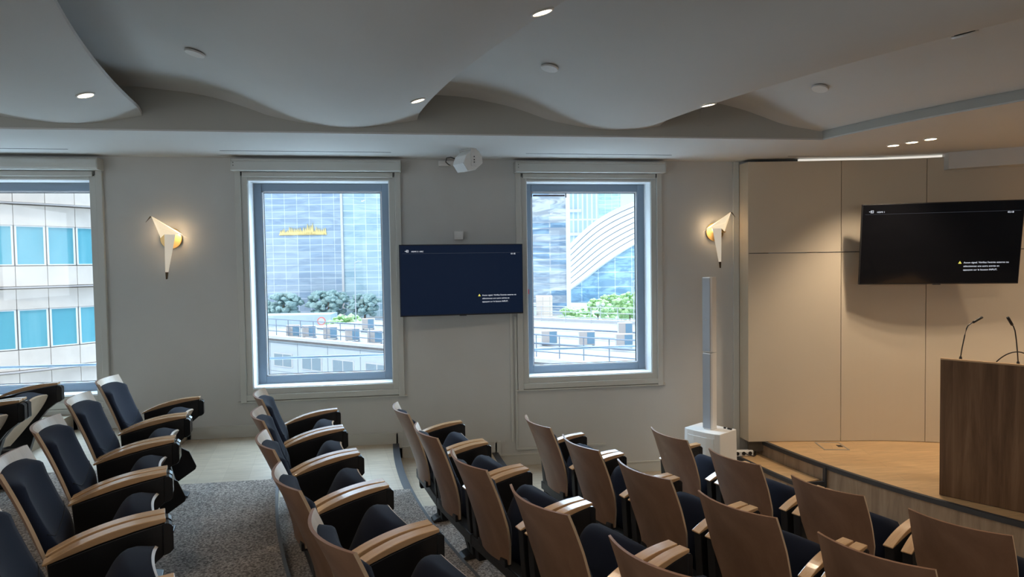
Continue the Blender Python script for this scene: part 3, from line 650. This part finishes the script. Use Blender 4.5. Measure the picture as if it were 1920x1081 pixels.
# ---- auditorium chairs
SIDE = [(.88, 0), (.80, .034), (.70, .072), (.60, .104), (.52, .126), (.44, .143), (.38, .150), (.335, .152)]   # z -> x of the shell
SIDEX = [(z, x) for z, x in catmull(SIDE, 4)]
HALF = [(.88, .2275), (.70, .2325), (.56, .228), (.47, .210), (.40, .190), (.335, .178)]
def shell_x(z, y):
    h = lerp_tab(HALF, z); sag = lerp_tab([(.88, .062), (.6, .05), (.335, .03)], z)
    return lerp_tab(SIDEX, z)-sag*(1-(y/h)**2)
def make_chair():
    t = empty('auditorium_chair', (0, 0, 0))
    # plywood back shell
    fr, bk = [], []; nz, ny = 22, 14
    for i in range(nz+1):
        z = .88-(.88-.335)*i/nz; h = lerp_tab(HALF, z); a, b = [], []
        for j in range(ny+1):
            y = -h+2*h*j/ny; x = shell_x(z, y); zz = z
            a.append((x, y, zz)); b.append((x-.0125, y*1.0, zz-.001))
        fr.append(a); bk.append(b)
    bm = NB(); slab(bm, fr, bk)
    bm.normal_update()
    for f in bm.faces:
        c = f.calc_center_median()
        # narrow edge band and the front face show the pale veneer
        edge = f.calc_area() < .0004 and len(f.verts) == 4 and (abs(f.normal.x) < .75)
        f.material_index = 1 if edge else 0
    # front side pale
    for f in bm.faces:
        if f.material_index == 0 and len(f.verts) == 4:
            c = f.calc_center_median()
            if abs(c.x-shell_x(c.z, c.y)) < .004: f.material_index = 1
    o = obj('backrest_shell', bm, [PLY, RIM], t, smooth=True)
    m = o.modifiers.new('edges', 'EDGE_SPLIT'); m.split_angle = math.radians(50)
    # back cushion
    fr, bk = [], []; nz, ny = 20, 16
    for i in range(nz+1):
        v = i/nz; z = .842-(.842-.40)*v; a, b = [], []
        for j in range(ny+1):
            u = -1+2*j/ny; h = lerp_tab(HALF, z)-.014
            cor = 1-.10*max(0, (abs(u)-.6)/.4)**2*0
            zz = z - (.02*(abs(u)**4) if v < .06 else 0)
            e = max(0, 1-abs(u)**8)**.5; ev = max(0, 1-abs(2*v-1)**14)**.5
            th = .004+(.040+.014*math.exp(-((v-.68)/.16)**2)+.008*math.exp(-((v-.10)/.08)**2))*min(e, ev)
            y = u*h; x = shell_x(z, y)
            a.append((x+.001, y, zz)); b.append((x+th, y, zz+th*.15))
        fr.append(a); bk.append(b)
    bm = NB(); slab(bm, fr, bk); p = obj('back_cushion', bm, FABRIC, t, smooth=True)
    # piping seam across the lumbar
    pts = []
    for k in range(15):
        s = k/14; u = -.93+1.86*s; v = .50+.16*(1-u*u); z = .842-.442*v; y = u*(lerp_tab(HALF, z)-.014)
        th = .004+(.040+.014*math.exp(-((v-.68)/.16)**2))*max(0, 1-abs(u)**8)**.5; pts.append((shell_x(z, y)+th+.0005, y, z+th*.15))
    bm = NB(); tube(bm, pts, .0022, 6); obj('seam_piping', bm, mat('dark_piping', (.006, .008, .014), .8), p, smooth=True)
    # tipped up seat: plywood pan and cushion
    A0, B0 = Vector((.235, 0, .27)), Vector((.492, 0, .592)); dd = (B0-A0).normalized(); nn = Vector((-dd.z, 0, dd.x)); L = (B0-A0).length
    fr, bk, cu, cl = [], [], [], []
    n1, n2 = 26, 18
    for i in range(n1+1):
        s = i/n1; h = (.150+.070*min(1, s*1.6))*(1-.22*max(0, (s-.72)/.28)**2.5); a, b, c, e_ = [], [], [], []
        for j in range(n2+1):
            u = -1+2*j/n2; y = u*h; bow = .022*(1-u*u)+.030*s*s*(s > 0)
            P = A0+dd*(L*s)+nn*(bow-.02)+Vector((0, y, 0))
            a.append(P-nn*.012); b.append(P)
            e = max(0, 1-abs(u)**3.2)**.5*max(0, 1-abs(2*s-1)**7)**.5
            c.append(P+nn*(.004+.100*e*(.70+.35*s))-dd*.004*s); e_.append(P+nn*.0005)
        fr.append(a); bk.append(b); cu.append(c); cl.append(e_)
    bm = NB(); slab(bm, fr, bk); q = obj('seat_pan', bm, PAN, t, smooth=True); m = q.modifiers.new('edges', 'EDGE_SPLIT'); m.split_angle = math.radians(50)
    bm = NB(); slab(bm, cl, cu); obj('seat_cushion', bm, FABRIC, t, smooth=True)
    # arms
    top = catmull([(.13, .578), (.22, .617), (.32, .645), (.42, .660), (.525, .664)], 4); bot = [(.525, .648), (.42, .634), (.30, .612), (.20, .588), (.132, .570)]
    for s in (-1, 1):
        yc = s*.278
        arm = empty('armrest', (0, 0, 0)); arm.parent = t; arm['side'] = s
        bm = NB(); prism(bm, top+bot, 'y', yc-.028, yc+.028)
        obj('arm_top', bm, ARMW, arm, bevel=.003)
        bm = NB(); prism(bm, [(.145, .572), (.20, .584), (.30, .608), (.42, .630), (.515, .643), (.512, .515), (.45, .465), (.40, .40), (.325, .16), (.175, .16), (.155, .40)], 'y', yc-.026, yc+.026)
        obj('arm_panel', bm, BLACK, arm, bevel=.004)
        bm = NB(); prism(bm, [(.512, .644), (.535, .640), (.549, .627), (.549, .535), (.535, .522), (.512, .516)], 'y', yc-.027, yc+.027)
        obj('end_cap', bm, GLOSSBLK, arm, bevel=.004)
    # beam, pedestal and foot
    bm = NB(); box(bm, .155, .225, -.30, .30, .235, .30); obj('beam', bm, STEELBLK, t, bevel=.006)
    bm = NB(); box(bm, .120, .160, -.17, .17, .318, .36); obj('hinge_bracket', bm, BLACK, t, bevel=.004)
    bm = NB(); prism(bm, [(.21, .26), (.36, .26), (.40, .02), (.27, .02)], 'y', -.035, .035); lg = obj('pedestal', bm, BLACK, t, bevel=.008)
    bm = NB(); prism(bm, [(.20, .004), (.47, .004), (.47, .018), (.42, .035), (.27, .045), (.225, .03), (.20, .015)], 'y', -.05, .05); obj('foot', bm, STEELBLK, lg, bevel=.010, seg=3)
    return t
def kids(o): return [c for c in bpy.data.objects if c.parent == o]
def copy_tree(o, parent=None):
    c = o.copy(); COL.objects.link(c); c.parent = parent
    for ch in kids(o): copy_tree(ch, c)
    return c
ROWS = {  # radius of the back tops, polar angle of the first chair, step, count
    'Z': (13.05, 9.25, 3.0, 5), 'A': (12.07, 10.1, 3.2, 6), 'B': (11.07, 10.9, 3.48, 6), 'C': (10.105, 12.03, 3.97, 6), 'D': (9.12, 13.4, 4.08, 6), 'E': (8.11, 15.1, 4.84, 5)}
RN = {'Z': 'in the leftmost row', 'A': 'in the second row from left', 'B': 'in the third row from left', 'C': 'in the fourth row from left', 'D': 'in the second row from the stage', 'E': 'in the row nearest the stage'}
ORD = ['nearest the windows', 'second from the windows', 'third from the windows', 'fourth from the windows', 'fifth from the windows', 'sixth from the windows']
LOOK = {'Z': 'chair of navy fabric and plywood', 'A': 'navy chair with pale beech rim', 'B': 'navy chair with beech armrests', 'C': 'brown plywood backed chair', 'D': 'brown plywood backed chair', 'E': 'brown plywood backed chair'}
proto = make_chair(); first = True
for k, (R_, t0, st, n) in ROWS.items():
    for i in range(n):
        if first: o = proto; first = False
        else: o = copy_tree(proto)
        th = math.radians(t0+st*i); p = pol(R_, th)
        o.location = (p.x, p.y, TZ[k]+.006); o.rotation_euler = (0, 0, th)
        tag(o, '%s, %s %s' % (LOOK[k], ORD[i], RN[k]), 'chair', 'tip up auditorium chairs in curved rows')
        for ch in kids(o):
            if 'side' in ch: ch.location.y = ch['side']*((R_-.40)*math.radians(st)/2-.0375-.278)
            if ch.name.startswith('beam'): ch.scale.y = (R_-.21)*math.radians(st)/2/.3
        if k == 'A' and i in (0, 1):
            bm = NB(); prism(bm, [(.46, .45), (.53, .405), (.572, .30), (.565, .28), (.46, .21), (.445, .215), (.40, .40)], 'y', -.318, -.306)
            obj('writing_tablet', bm, BLACK, o, bevel=.004)

# ------------------------------------------------------------------ outside
GR = -9.5
bm = NB(); box(bm, -300, 400, 9, 700, GR-.5, GR)
struct(obj('ground', bm, mat('pale_paving', (.42, .43, .44), .9, nodes=curtain((.42, .43, .44), (.50, .50, .48), (.33, .34, .35), 7, 5, .3, kindrot=(0, 0, 0)))), 'pale paved plaza and road outside', 'ground')
# round building with beige panels seen through the left window
BX, BYc, BR = -25.3, 41.2, 12.
STONE = mat('beige_stone_panel', (.74, .655, .57), .7, nodes=plaster((.74, .655, .57), .08))
TEAL = mat('teal_tinted_glass', (.08, .42, .52), .4, nodes=wood((.13, .36, .46), (.12, .42, .50), (.20, .50, .57), (1, 1, .15), (0, 0, 0), .7))
WFR = mat('white_window_frame', (.82, .80, .78), .5)
t = tag(empty('round_building', (BX, BYc, GR)), 'round beige stone panel building with teal windows, behind the left window', 'building')
def cylp(th, r, z): return (r*math.cos(th), r*math.sin(th), z-GR)
base_th = math.atan2(-BYc, -BX)
step = math.radians(5.75)
bm = NB(); N = 44
rings = [[bm.verts.new(cylp(base_th+(k-N/2)*step*1.0, BR-.12, z)) for k in range(N+1)] for z in (GR, 22)]
for k in range(N): bm.faces.new((rings[0][k], rings[0][k+1], rings[1][k+1], rings[1][k]))
obj('core_wall', bm, mat('joint_dark', (.42, .38, .34), .8), t)
FL = [(-3.24, 0), (.56, 1), (4.36, 2), (8.16, 3), (-7.04, -1)]     # window sill-top levels
bm = NB(); g = .011
for wz, _ in FL:
    # spandrel between windows: wz .. wz+2.0 (lower half, ledge, upper half)
    for (z0, z1) in ((wz+.0, wz+.93), (wz+1.05, wz+1.97)):
        for k in range(-16, 17):
            a0, a1 = base_th+k*step+g/BR, base_th+(k+1)*step-g/BR
            fr = [[cylp(a0+(a1-a0)*q/2, BR, z) for z in (z0+g, z1-g)] for q in range(3)]; bk = [[cylp(a0+(a1-a0)*q/2, BR-.1, z) for z in (z0+g, z1-g)] for q in range(3)]
            slab(bm, fr, bk)
obj('stone_panels', bm, STONE, t)
for wz, _ in FL:
    bm = NB(); fr = [[cylp(base_th+(k-16)*step, BR+.22, z) for z in (wz+.97, wz+1.03)] for k in range(33)]; bk = [[cylp(base_th+(k-16)*step, BR-.1, z) for z in (wz+.97, wz+1.03)] for k in range(33)]
    slab(bm, fr, bk); obj('ledge', bm, mat('ledge_grey', (.50, .46, .44), .5), t)
for wz, lv in FL:
    ztop, zbot = wz-.0, wz-1.80
    for k in range(-7, 8):
        a0, a1 = base_th+k*step+.03/BR, base_th+(k+1)*step-.03/BR
        bm = NB(); fwi = .07/BR
        for (p0, p1, q0, q1) in ((a0, a0+fwi, zbot, ztop), (a1-fwi, a1, zbot, ztop), (a0, a1, zbot, zbot+.05), (a0, a1, ztop-.05, ztop)):
            slab(bm, [[cylp(p, BR-.02, z) for z in (q0, q1)] for p in (p0, p1)], [[cylp(p, BR-.10, z) for z in (q0, q1)] for p in (p0, p1)])
        f = obj('window', bm, WFR, t)
        bm = NB(); slab(bm, [[cylp(p, BR-.06, z) for z in (zbot+.05, ztop-.05)] for p in (a0+fwi, a1-fwi)], [[cylp(p, BR-.08, z) for z in (zbot+.05, ztop-.05)] for p in (a0+fwi, a1-fwi)])
        obj('window_pane', bm, TEAL, f)
# guard rails just outside the windows
for i, (a, b) in enumerate(WINX):
    bm = NB(); tube(bm, [(a-.05, 7.0, 1.281), (b+.05, 7.0, 1.281)], .013, 12)
    for x in (a-.05, b+.05): tube(bm, [(x, 7.0, 1.281), (x, WY+.26, 1.281)], .01, 8)
    tag(obj('guard_rail', bm, SASH, smooth=True), ['blue grey guard rail bar outside the far left window', 'blue grey guard rail bar outside the middle window', 'blue grey guard rail bar outside the window right of the television'][i], 'rail', 'guard rails outside the windows')

def frame_box(name, p0, p1, depth, z0, z1, m, label, cat, group=None):
    """building whose front face runs from p0 to p1 (as seen left to right)"""
    p0, p1 = Vector((*p0, 0)), Vector((*p1, 0)); d = (p1-p0); L = d.length; a = math.atan2(d.y, d.x)
    t = tag(empty(name, (p0.x, p0.y, z0), a), label, cat, group)
    bm = NB(); box(bm, 0, L, 0, depth, 0, z1-z0); obj('facade', bm, m, t)
    return t, L
G1 = mat('curtain_wall_shaded', (.3, .4, .5), .25, nodes=curtain((.29, .41, .55), (.36, .47, .58), (.56, .66, .76), 2.9, 1.57, .07, wave=.3))  # shade and reflections of this tower face put into the colour
G2 = mat('curtain_wall_bright', (.3, .45, .55), .25, nodes=curtain((.33, .50, .60), (.44, .60, .67), (.64, .76, .82), 2.7, 1.57, .07, wave=.25))  # lit copy of the curtain wall, its brightness put into the colour
G3 = mat('wavy_band_glass', (.4, .5, .6), .25, nodes=curtain((.17, .32, .48), (.52, .56, .58), (.45, .52, .58), 6.2, 1.45, .16, wave=.8))  # white and blue wave reflections painted into the glass bands
G4 = mat('striped_tower', (.5, .6, .7), .4, nodes=curtain((.42, .50, .58), (.34, .44, .56), (.64, .67, .70), 1.9, 30, .32))
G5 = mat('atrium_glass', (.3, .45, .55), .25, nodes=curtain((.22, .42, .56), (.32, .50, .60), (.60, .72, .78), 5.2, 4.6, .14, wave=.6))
WHT = mat('white_cladding', (.62, .63, .64), .6, nodes=plaster((.62, .63, .64), .05))
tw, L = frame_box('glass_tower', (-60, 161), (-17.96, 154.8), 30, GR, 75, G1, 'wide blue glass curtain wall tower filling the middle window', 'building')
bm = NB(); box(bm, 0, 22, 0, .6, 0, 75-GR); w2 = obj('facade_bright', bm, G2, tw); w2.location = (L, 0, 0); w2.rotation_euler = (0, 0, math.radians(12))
bm = NB(); box(bm, L-.25, L+.25, -.5, .3, 0, 75-GR); obj('corner_fin', bm, WHT, tw)
# solid yellow spikes stand in for a gold reflection in the tower glass
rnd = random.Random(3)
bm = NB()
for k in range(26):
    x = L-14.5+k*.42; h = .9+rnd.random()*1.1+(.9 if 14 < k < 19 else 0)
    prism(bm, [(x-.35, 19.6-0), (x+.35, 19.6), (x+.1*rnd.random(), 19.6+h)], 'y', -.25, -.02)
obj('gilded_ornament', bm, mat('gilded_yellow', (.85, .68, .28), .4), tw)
cb, L = frame_box('banded_glass_building', (12, 151.5), (34.0, 147.4), 30, GR, 70, G3, 'glass building with wavy white and blue bands, at left in the right window', 'building')
bm = NB(); box(bm, L, L+1.0, -.4, 1.2, 0, 70-GR); obj('corner_column', bm, mat('pale_lilac_cladding', (.70, .72, .80), .5), cb)
td, L = frame_box('striped_tower', (58.5, 256.5), (72.5, 254.5), 25, GR, 110, G4, 'tall tower with fine vertical stripes behind the curved roof', 'building')
bm = NB(); box(bm, 0, 9, -.3, 20, 0, 110-GR); o = obj('glass_flank', bm, G2, td); o.location = (L, .5, 0)
bm = NB()
for z in (33.5, 23.5, 14.0): box(bm, 0, 7, -.8, -.1, z-GR, z+1.2-GR)
obj('terrace_band', bm, WHT, td)
# curved white vault roof
def interp(P, n):
    return catmull(P, n)
O_ = interp([(36, -4.5), (41, 3.0), (46.3, 9.0), (55, 16.4), (66.2, 21.7), (80, 25.5), (96, 27)], 8)
I_ = interp([(41, -9.0), (45.0, -6.0), (49.7, -2.7), (57.5, 3.2), (66, 8.4), (78, 14), (92, 17)], 8)
t = tag(empty('vaulted_hall', (60, 195, GR)), 'large hall with a curved white vault roof and glass front, in the right window', 'building')
fr, bk = [], []; sc = 1.14
for k in range(len(O_)):
    a, b = [], []
    for q in range(9):
        s = q/8; x = I_[k][0]+(O_[k][0]-I_[k][0])*s; z = 2.22+(I_[k][1]-2.22)+(O_[k][1]-I_[k][1])*s
        kk = 1+(sc-1)*s; P = Vector((x*kk-60, (193.5-(x-50)*.12)*kk-195, 2.22+(z-2.22)*kk-GR)); a.append(P); b.append(P+Vector((0, 1.2, -1.2)))
    fr.append(a); bk.append(b)
VA = mat('white_vault_panels', (.80, .78, .76), .6, nodes=curtain((.80, .78, .76), (.74, .73, .72), (.50, .52, .56), 14, 1.4, .10, kindrot=(PI/2, 0, 0)))
bm = NB(); slab(bm, fr, bk); vo = obj('vault_roof', bm, mat('white_vault', (.25, .245, .25), .6, nodes=plaster((.28, .27, .265), .06)), t, smooth=False)
for q in (1, 2, 3, 4, 5, 6, 7):
    bm = NB(); tube(bm, [Vector(fr[k][q])+Vector((0, -.1, 0)) for k in range(len(O_))], .10, 5); obj('roof_seam', bm, mat('seam_grey', (.07, .075, .09), .6), t)
bm = NB(); tube(bm, [Vector(fr[k][0])+Vector((0, -.3, 0)) for k in range(len(O_))], .38, 6); obj('arch_edge', bm, WHT, t)
bm = NB(); n = len(I_)
lo = [bm.verts.new((I_[k][0]-60, 194-(I_[k][0]-50)*.12-195, 0)) for k in range(n)]; hi = [bm.verts.new((I_[k][0]-60, 194-(I_[k][0]-50)*.12-195, I_[k][1]-GR)) for k in range(n)]
for k in range(n-1): bm.faces.new((lo[k], lo[k+1], hi[k+1], hi[k]))
r_ = bmesh.ops.extrude_face_region(bm, geom=bm.faces[:]); bmesh.ops.translate(bm, vec=(0, .5, 0), verts=[v for v in r_['geom'] if isinstance(v, bmesh.types.BMVert)])
obj('glass_front', bm, G5, t)
# low annex with the roof terrace
e0, e1 = Vector((-11.6, 41.7, 0)), Vector((14.0, 17.5, 0)); dv = (e1-e0).normalized(); ea = math.atan2(dv.y, dv.x); RZ = -1.8; EL = (e1-e0).length
t = tag(empty('low_office_building', (e0.x, e0.y, GR), ea), 'low pale building with a white flat roof below the middle and right windows', 'building')
ROOFM = mat('white_flat_roof', (.78, .75, .73), .8, nodes=planks((.22, .205, .20), (.18, .18, .185), (.10, .10, .115), 1.1, 30))
WALLB = mat('pale_blue_panel_wall', (.55, .62, .68), .7)
H = RZ-GR
bm = NB(); box(bm, 0, EL, 0, 17, 0, H-.12); obj('wall', bm, WALLB, t)
bm = NB(); box(bm, -.15, EL+.15, -.15, 17.1, H-.12, H); obj('roof', bm, ROOFM, t)
bm = NB(); box(bm, -.15, EL+.15, -.20, .15, H, H+.16); box(bm, -.15, EL+.15, 16.8, 17.1, H, H+.22); obj('parapet', bm, WHT, t)
bm = NB()
for k in range(14): box(bm, 1.2+k*2.6, 1.23+k*2.6, -.02, 0, 0, H-.2)
for z in (H-.25, H-1.9): box(bm, 0, EL, -.015, 0, z-.01, z+.01)
obj('panel_joint', bm, mat('joint_grey', (.33, .38, .43), .7), t)
for k in range(13):
    x = 1.6+k*2.6
    bm = NB(); box(bm, x, x+1.75, -.05, .0, H-1.62, H-.82); f = obj('window', bm, WHT, t)
    bm = NB(); box(bm, x+.08, x+.84, -.06, -.05, H-1.56, H-.88); box(bm, x+.92, x+1.67, -.06, -.05, H-1.56, H-.88); obj('window_pane', bm, mat('grey_blue_pane', (.28, .36, .42), .3), f)
bm = NB(); box(bm, 23.2, 24.1, -.07, 0, H-3.2, H-.9); obj('door', bm, mat('light_blue_door', (.30, .48, .60), .5), t)
def lp(x, y, z=0): return Vector((e0.x, e0.y, RZ+z)) + dv*x + Vector((-dv.y, dv.x, 0))*y
# railings on that roof
def railing(pts, z0, h, sp, label, group, m):
    a, b = pts; L = (b-a).length; d = (b-a).normalized()
    t = tag(empty('roof_railing', a), label, 'railing', group)
    bm = NB()
    for zz in (h, h*.66, h*.33): tube(bm, [Vector((0, 0, zz)), d*L+Vector((0, 0, zz))], .028, 6)
    obj('rail', bm, m, t)
    n = int(L/sp)
    for k in range(n+1):
        bm = NB(); tube(bm, [d*(k*sp), d*(k*sp)+Vector((0, 0, h))], .024, 6); obj('post', bm, m, t)
GM = mat('galvanised_rail', (.55, .58, .62), .5, .3); DM = mat('dark_rail', (.20, .24, .30), .5)
railing((lp(.3, .5), lp(EL-1, .5)), 0, 1.05, 1.15, 'thin dark railing along the near edge of the white flat roof', 'roof railings', DM)
railing((lp(.3, 16.3), lp(EL-1, 16.3)), 0, 1.1, 2.0, 'pale railing along the far edge of the white flat roof', 'roof railings', GM)
# condenser units
FAN = mat('condenser_grille', (.16, .30, .42), .5); UN = mat('condenser_beige', (.50, .47, .45), .6)
units = [(-7.45, 38.96), (-6.45, 38.4), (-5.09, 37.23), (-3.73, 35.85), (-2.42, 34.32), (-3.42, 42.44), (-1.51, 32.98), (6.35, 31.54), (8.06, 30.68), (9.46, 29.11), (11.29, 34.54)]
UL = ['beige condenser unit with slatted side, leftmost on the white roof', 'condenser unit second from left on the white roof', 'condenser unit third from left on the white roof', 'condenser unit fourth from left on the white roof',
      'condenser unit fifth from left on the white roof, by the middle window frame', 'beige condenser unit set further back on the roof, seen in the middle window', 'condenser unit on the roof between the two windows',
      'condenser unit leftmost on the roof in the right window', 'condenser unit second from left on the roof in the right window', 'condenser unit at lower right in the right window', 'condenser unit set further back in the right window']
u0 = None
for i, (x, y) in enumerate(units):
    if u0 is None:
        t = empty('condenser_unit', (0, 0, 0)); bm = NB(); box(bm, -.55, .55, -.2, .2, .08, 1.0); obj('housing', bm, UN, t, bevel=.02)
        bm = NB(); box(bm, .0, .50, -.215, -.2, .16, .94); obj('fan_grille', bm, FAN, t)
        bm = NB(); box(bm, -.5, -.42, -.2, .2, 0, .08); box(bm, .42, .5, -.2, .2, 0, .08); obj('foot', bm, DM, t); u0 = t; c = t
    else: c = copy_tree(u0)
    c.location = (x, y, RZ); c.scale = (.72, .8, .72); c.rotation_euler = (0, 0, ea+math.radians(38)); tag(c, UL[i], 'condenser unit', 'condenser units on the flat roof')
# conduits on the roof
bm = NB()
for y in (4.2, 7.6, 11.0): tube(bm, [lp(.5, y, .12), lp(EL-1, y+.4, .12)], .06, 6)
tag(obj('roof_conduit', bm, DM), 'dark pipes running along the white flat roof', 'pipes')
# upper terrace, kiosks, trees and lamp posts further off
t, L = frame_box('terrace', (-30, 70), (75, 58), 30, GR, -6.4, mat('terrace_stone', (.62, .58, .52), .8, nodes=planks((.24, .215, .19), (.19, .175, .16), (.12, .12, .12), 2.4, 9)), 'beige stone terrace with a blue grey edge beyond the white roof', 'terrace')
railing(Vector((-12, 67.9, -6.4)) and (Vector((-12, 67.9, -6.4)), Vector((40, 62.1, -6.4))), 0, 1.3, 2.6, 'long pale railing on the stone terrace beyond the white roof', 'terrace railing', GM)
frame_box('kiosk', (19.6, 108.5), (22.4, 108), 4, GR, -3.2, mat('pinkish_panels', (.76, .66, .60), .7, nodes=curtain((.78, .68, .62), (.74, .64, .58), (.55, .5, .48), 1.2, 1.1, .05)), 'small pinkish box kiosk beside the plaza trees', 'kiosk')
frame_box('pavilion', (13.0, 106.5), (19.2, 106), 2, GR, -4.2, mat('grey_pavilion', (.48, .52, .58), .6, nodes=curtain((.42, .48, .56), (.60, .64, .68), (.3, .34, .4), 2.2, 1.6, .12)), 'grey glazed pavilion left of the pinkish kiosk', 'pavilion')
frame_box('service_shed', (-29, 118), (-16, 117), 6, GR, -6.0, mat('shed_blue', (.42, .52, .62), .6), 'blue grey shed standing before the glass tower', 'shed')
frame_box('glazed_shelter', (41.5, 131), (49.5, 129), 5, GR, -5.2, mat('shelter_white', (.68, .72, .78), .5, nodes=curtain((.60, .66, .74), (.7, .74, .8), (.85, .86, .88), 2.4, 2.0, .15)), 'white glazed shelter right of the plaza trees', 'shelter')
LEAF = [mat('leaf_bright', (.30, .48, .22), .8, nodes=wood((.20, .36, .16), (.34, .52, .24), (.50, .64, .34), (1, 1, 1), (0, 0, 0), 3)), mat('leaf_bluish', (.16, .34, .30), .8, nodes=wood((.22, .36, .36), (.30, .44, .43), (.40, .54, .50), (1, 1, 1), (0, 0, 0), 3))]  # second leaf tone paled and blued, haze put into the colour
BARK = mat('bark', (.2, .15, .11), .9)
def tree(x, y, h, rad, li, label, seed):
    r = random.Random(seed); t = tag(empty('tree', (x, y, GR)), label, 'tree', 'trees on the plaza')
    bm = NB(); tube(bm, [(0, 0, 0), (0.05, 0, h*.3), (0, .1, h*.6)], .22, 8, .12); obj('trunk', bm, BARK, t)
    bm = NB()
    for k in range(120):
        a = r.random()*2*PI; q0 = r.random(); z = h*(.22+.72*q0); rr = rad*(.25+.75*math.sqrt(r.random()))*math.sin(PI*(.12+.8*q0))**.6; s = rad*(.09+.12*r.random())
        Mt = Matrix.Translation((rr*math.cos(a), rr*math.sin(a), z)) @ Matrix.Diagonal((s, s, s*.75, 1))
        v = bmesh.ops.create_icosphere(bm, subdivisions=1, radius=1, matrix=Mt)['verts']
        for q in v:
            n_ = (r.random()-.35)*.6*s; q.co += (q.co-Vector((rr*math.cos(a), rr*math.sin(a), z))).normalized()*n_
    obj('foliage', bm, LEAF[li], t)
for i, a in enumerate([(24.6, 104, 4.6, 2.4, 0, 'bright green bushy tree in front of the vaulted hall, the left of the pair', 1), (29.6, 105, 6.0, 2.8, 0, 'bright green bushy tree in the middle of the right window', 2), (38.6, 128, 5.6, 2.6, 0, 'green tree right of the bushy tree, below the arch edge', 3), (39.5, 118, 6.4, 3.2, 0, 'green tree at the right frame of the right window', 4),
          (14.2, 113, 5.5, 2.8, 0, 'green tree behind the grey pavilion, left in the right window', 5), (-30.0, 146, 6.5, 4.2, 1, 'bluish green tree before the glass tower, leftmost', 6), (-20.5, 147, 7.0, 4.6, 1, 'bluish green tree before the middle of the glass tower', 7), (-12.5, 146, 6.0, 3.6, 1, 'bluish green tree before the bright flank of the glass tower', 8), (-11.8, 104, 4.4, 3.0, 0, 'light green bush beyond the roof railing in the middle window', 9)]): tree(*a)  # bluish trees stand in for greenery reflected in the tower glass
for i, (x, y, h) in enumerate(((32.5, 95, 9.0), (-9.9, 100, 12.5), (28.6, 100, 5.2))):
    t = tag(empty('lamp_post', (x, y, GR)), ['tall slim lamp post in the right window', 'tall slim lamp post in the middle window before the bright facade', 'short lamp post with two round globes between the trees'][i], 'lamp post', 'lamp posts outside')
    bm = NB(); tube(bm, [(0, 0, 0), (0, 0, h)], .10, 8, .06); obj('post', bm, GM, t)
    bm = NB()
    if i < 2: tube(bm, [(0, 0, h), (.5, 0, h+.25), (1.1, 0, h+.2)], .06, 6)
    else:
        for s in (-.45, .45): bmesh.ops.create_icosphere(bm, subdivisions=2, radius=.32, matrix=Matrix.Translation((s, 0, h)))
    obj('lamp_head', bm, WHT, t)
t = tag(empty('no_entry_sign', (-11.7, 78, -6.4)), 'round red rimmed traffic sign beyond the roof railing', 'sign')
bm = NB(); tube(bm, [(0, 0, 0), (0, 0, 2.6)], .06, 6); obj('post', bm, GM, t)
bm = NB(); cyl(bm, (0, -.1, 2.4), .5, .05, 24, axis='y'); obj('sign_rim', bm, mat('sign_red', (.75, .25, .22), .5), t)
bm = NB(); cyl(bm, (0, -.13, 2.4), .36, .03, 24, axis='y'); obj('sign_face', bm, WHT, t)
# sticker and stay on the right window
bm = NB(); box(bm, 1.098, 1.135, WY+.178, WY+.1845, 1.915, 1.965); tag(obj('sticker', bm, mat('sticker_red', (.55, .04, .06), .4)), 'small red sticker on the left frame of the right window', 'sticker')
bm = NB(); cyl(bm, (1.116, WY+.178, 1.865), .006, .007, 14, axis='y'); tag(obj('lock_hole', bm, BLACK), 'small black lock hole under the red sticker on the window frame', 'lock')
t = tag(empty('window_stay', (1.2, WY+.2, 2.955)), 'dark horizontal stay bar at the top left of the right window glass', 'window stay')
bm = NB(); tube(bm, [(-.005, 0, 0), (.335, 0, 0)], .009, 8); obj('bar', bm, mat('stay_dark', (.10, .08, .09), .4), t)
for x in (-.02, .35):
    bm = NB(); box(bm, x-.004, x+.004, -.008, .012, -.02, .02); obj('end_clip', bm, BLACK, t)
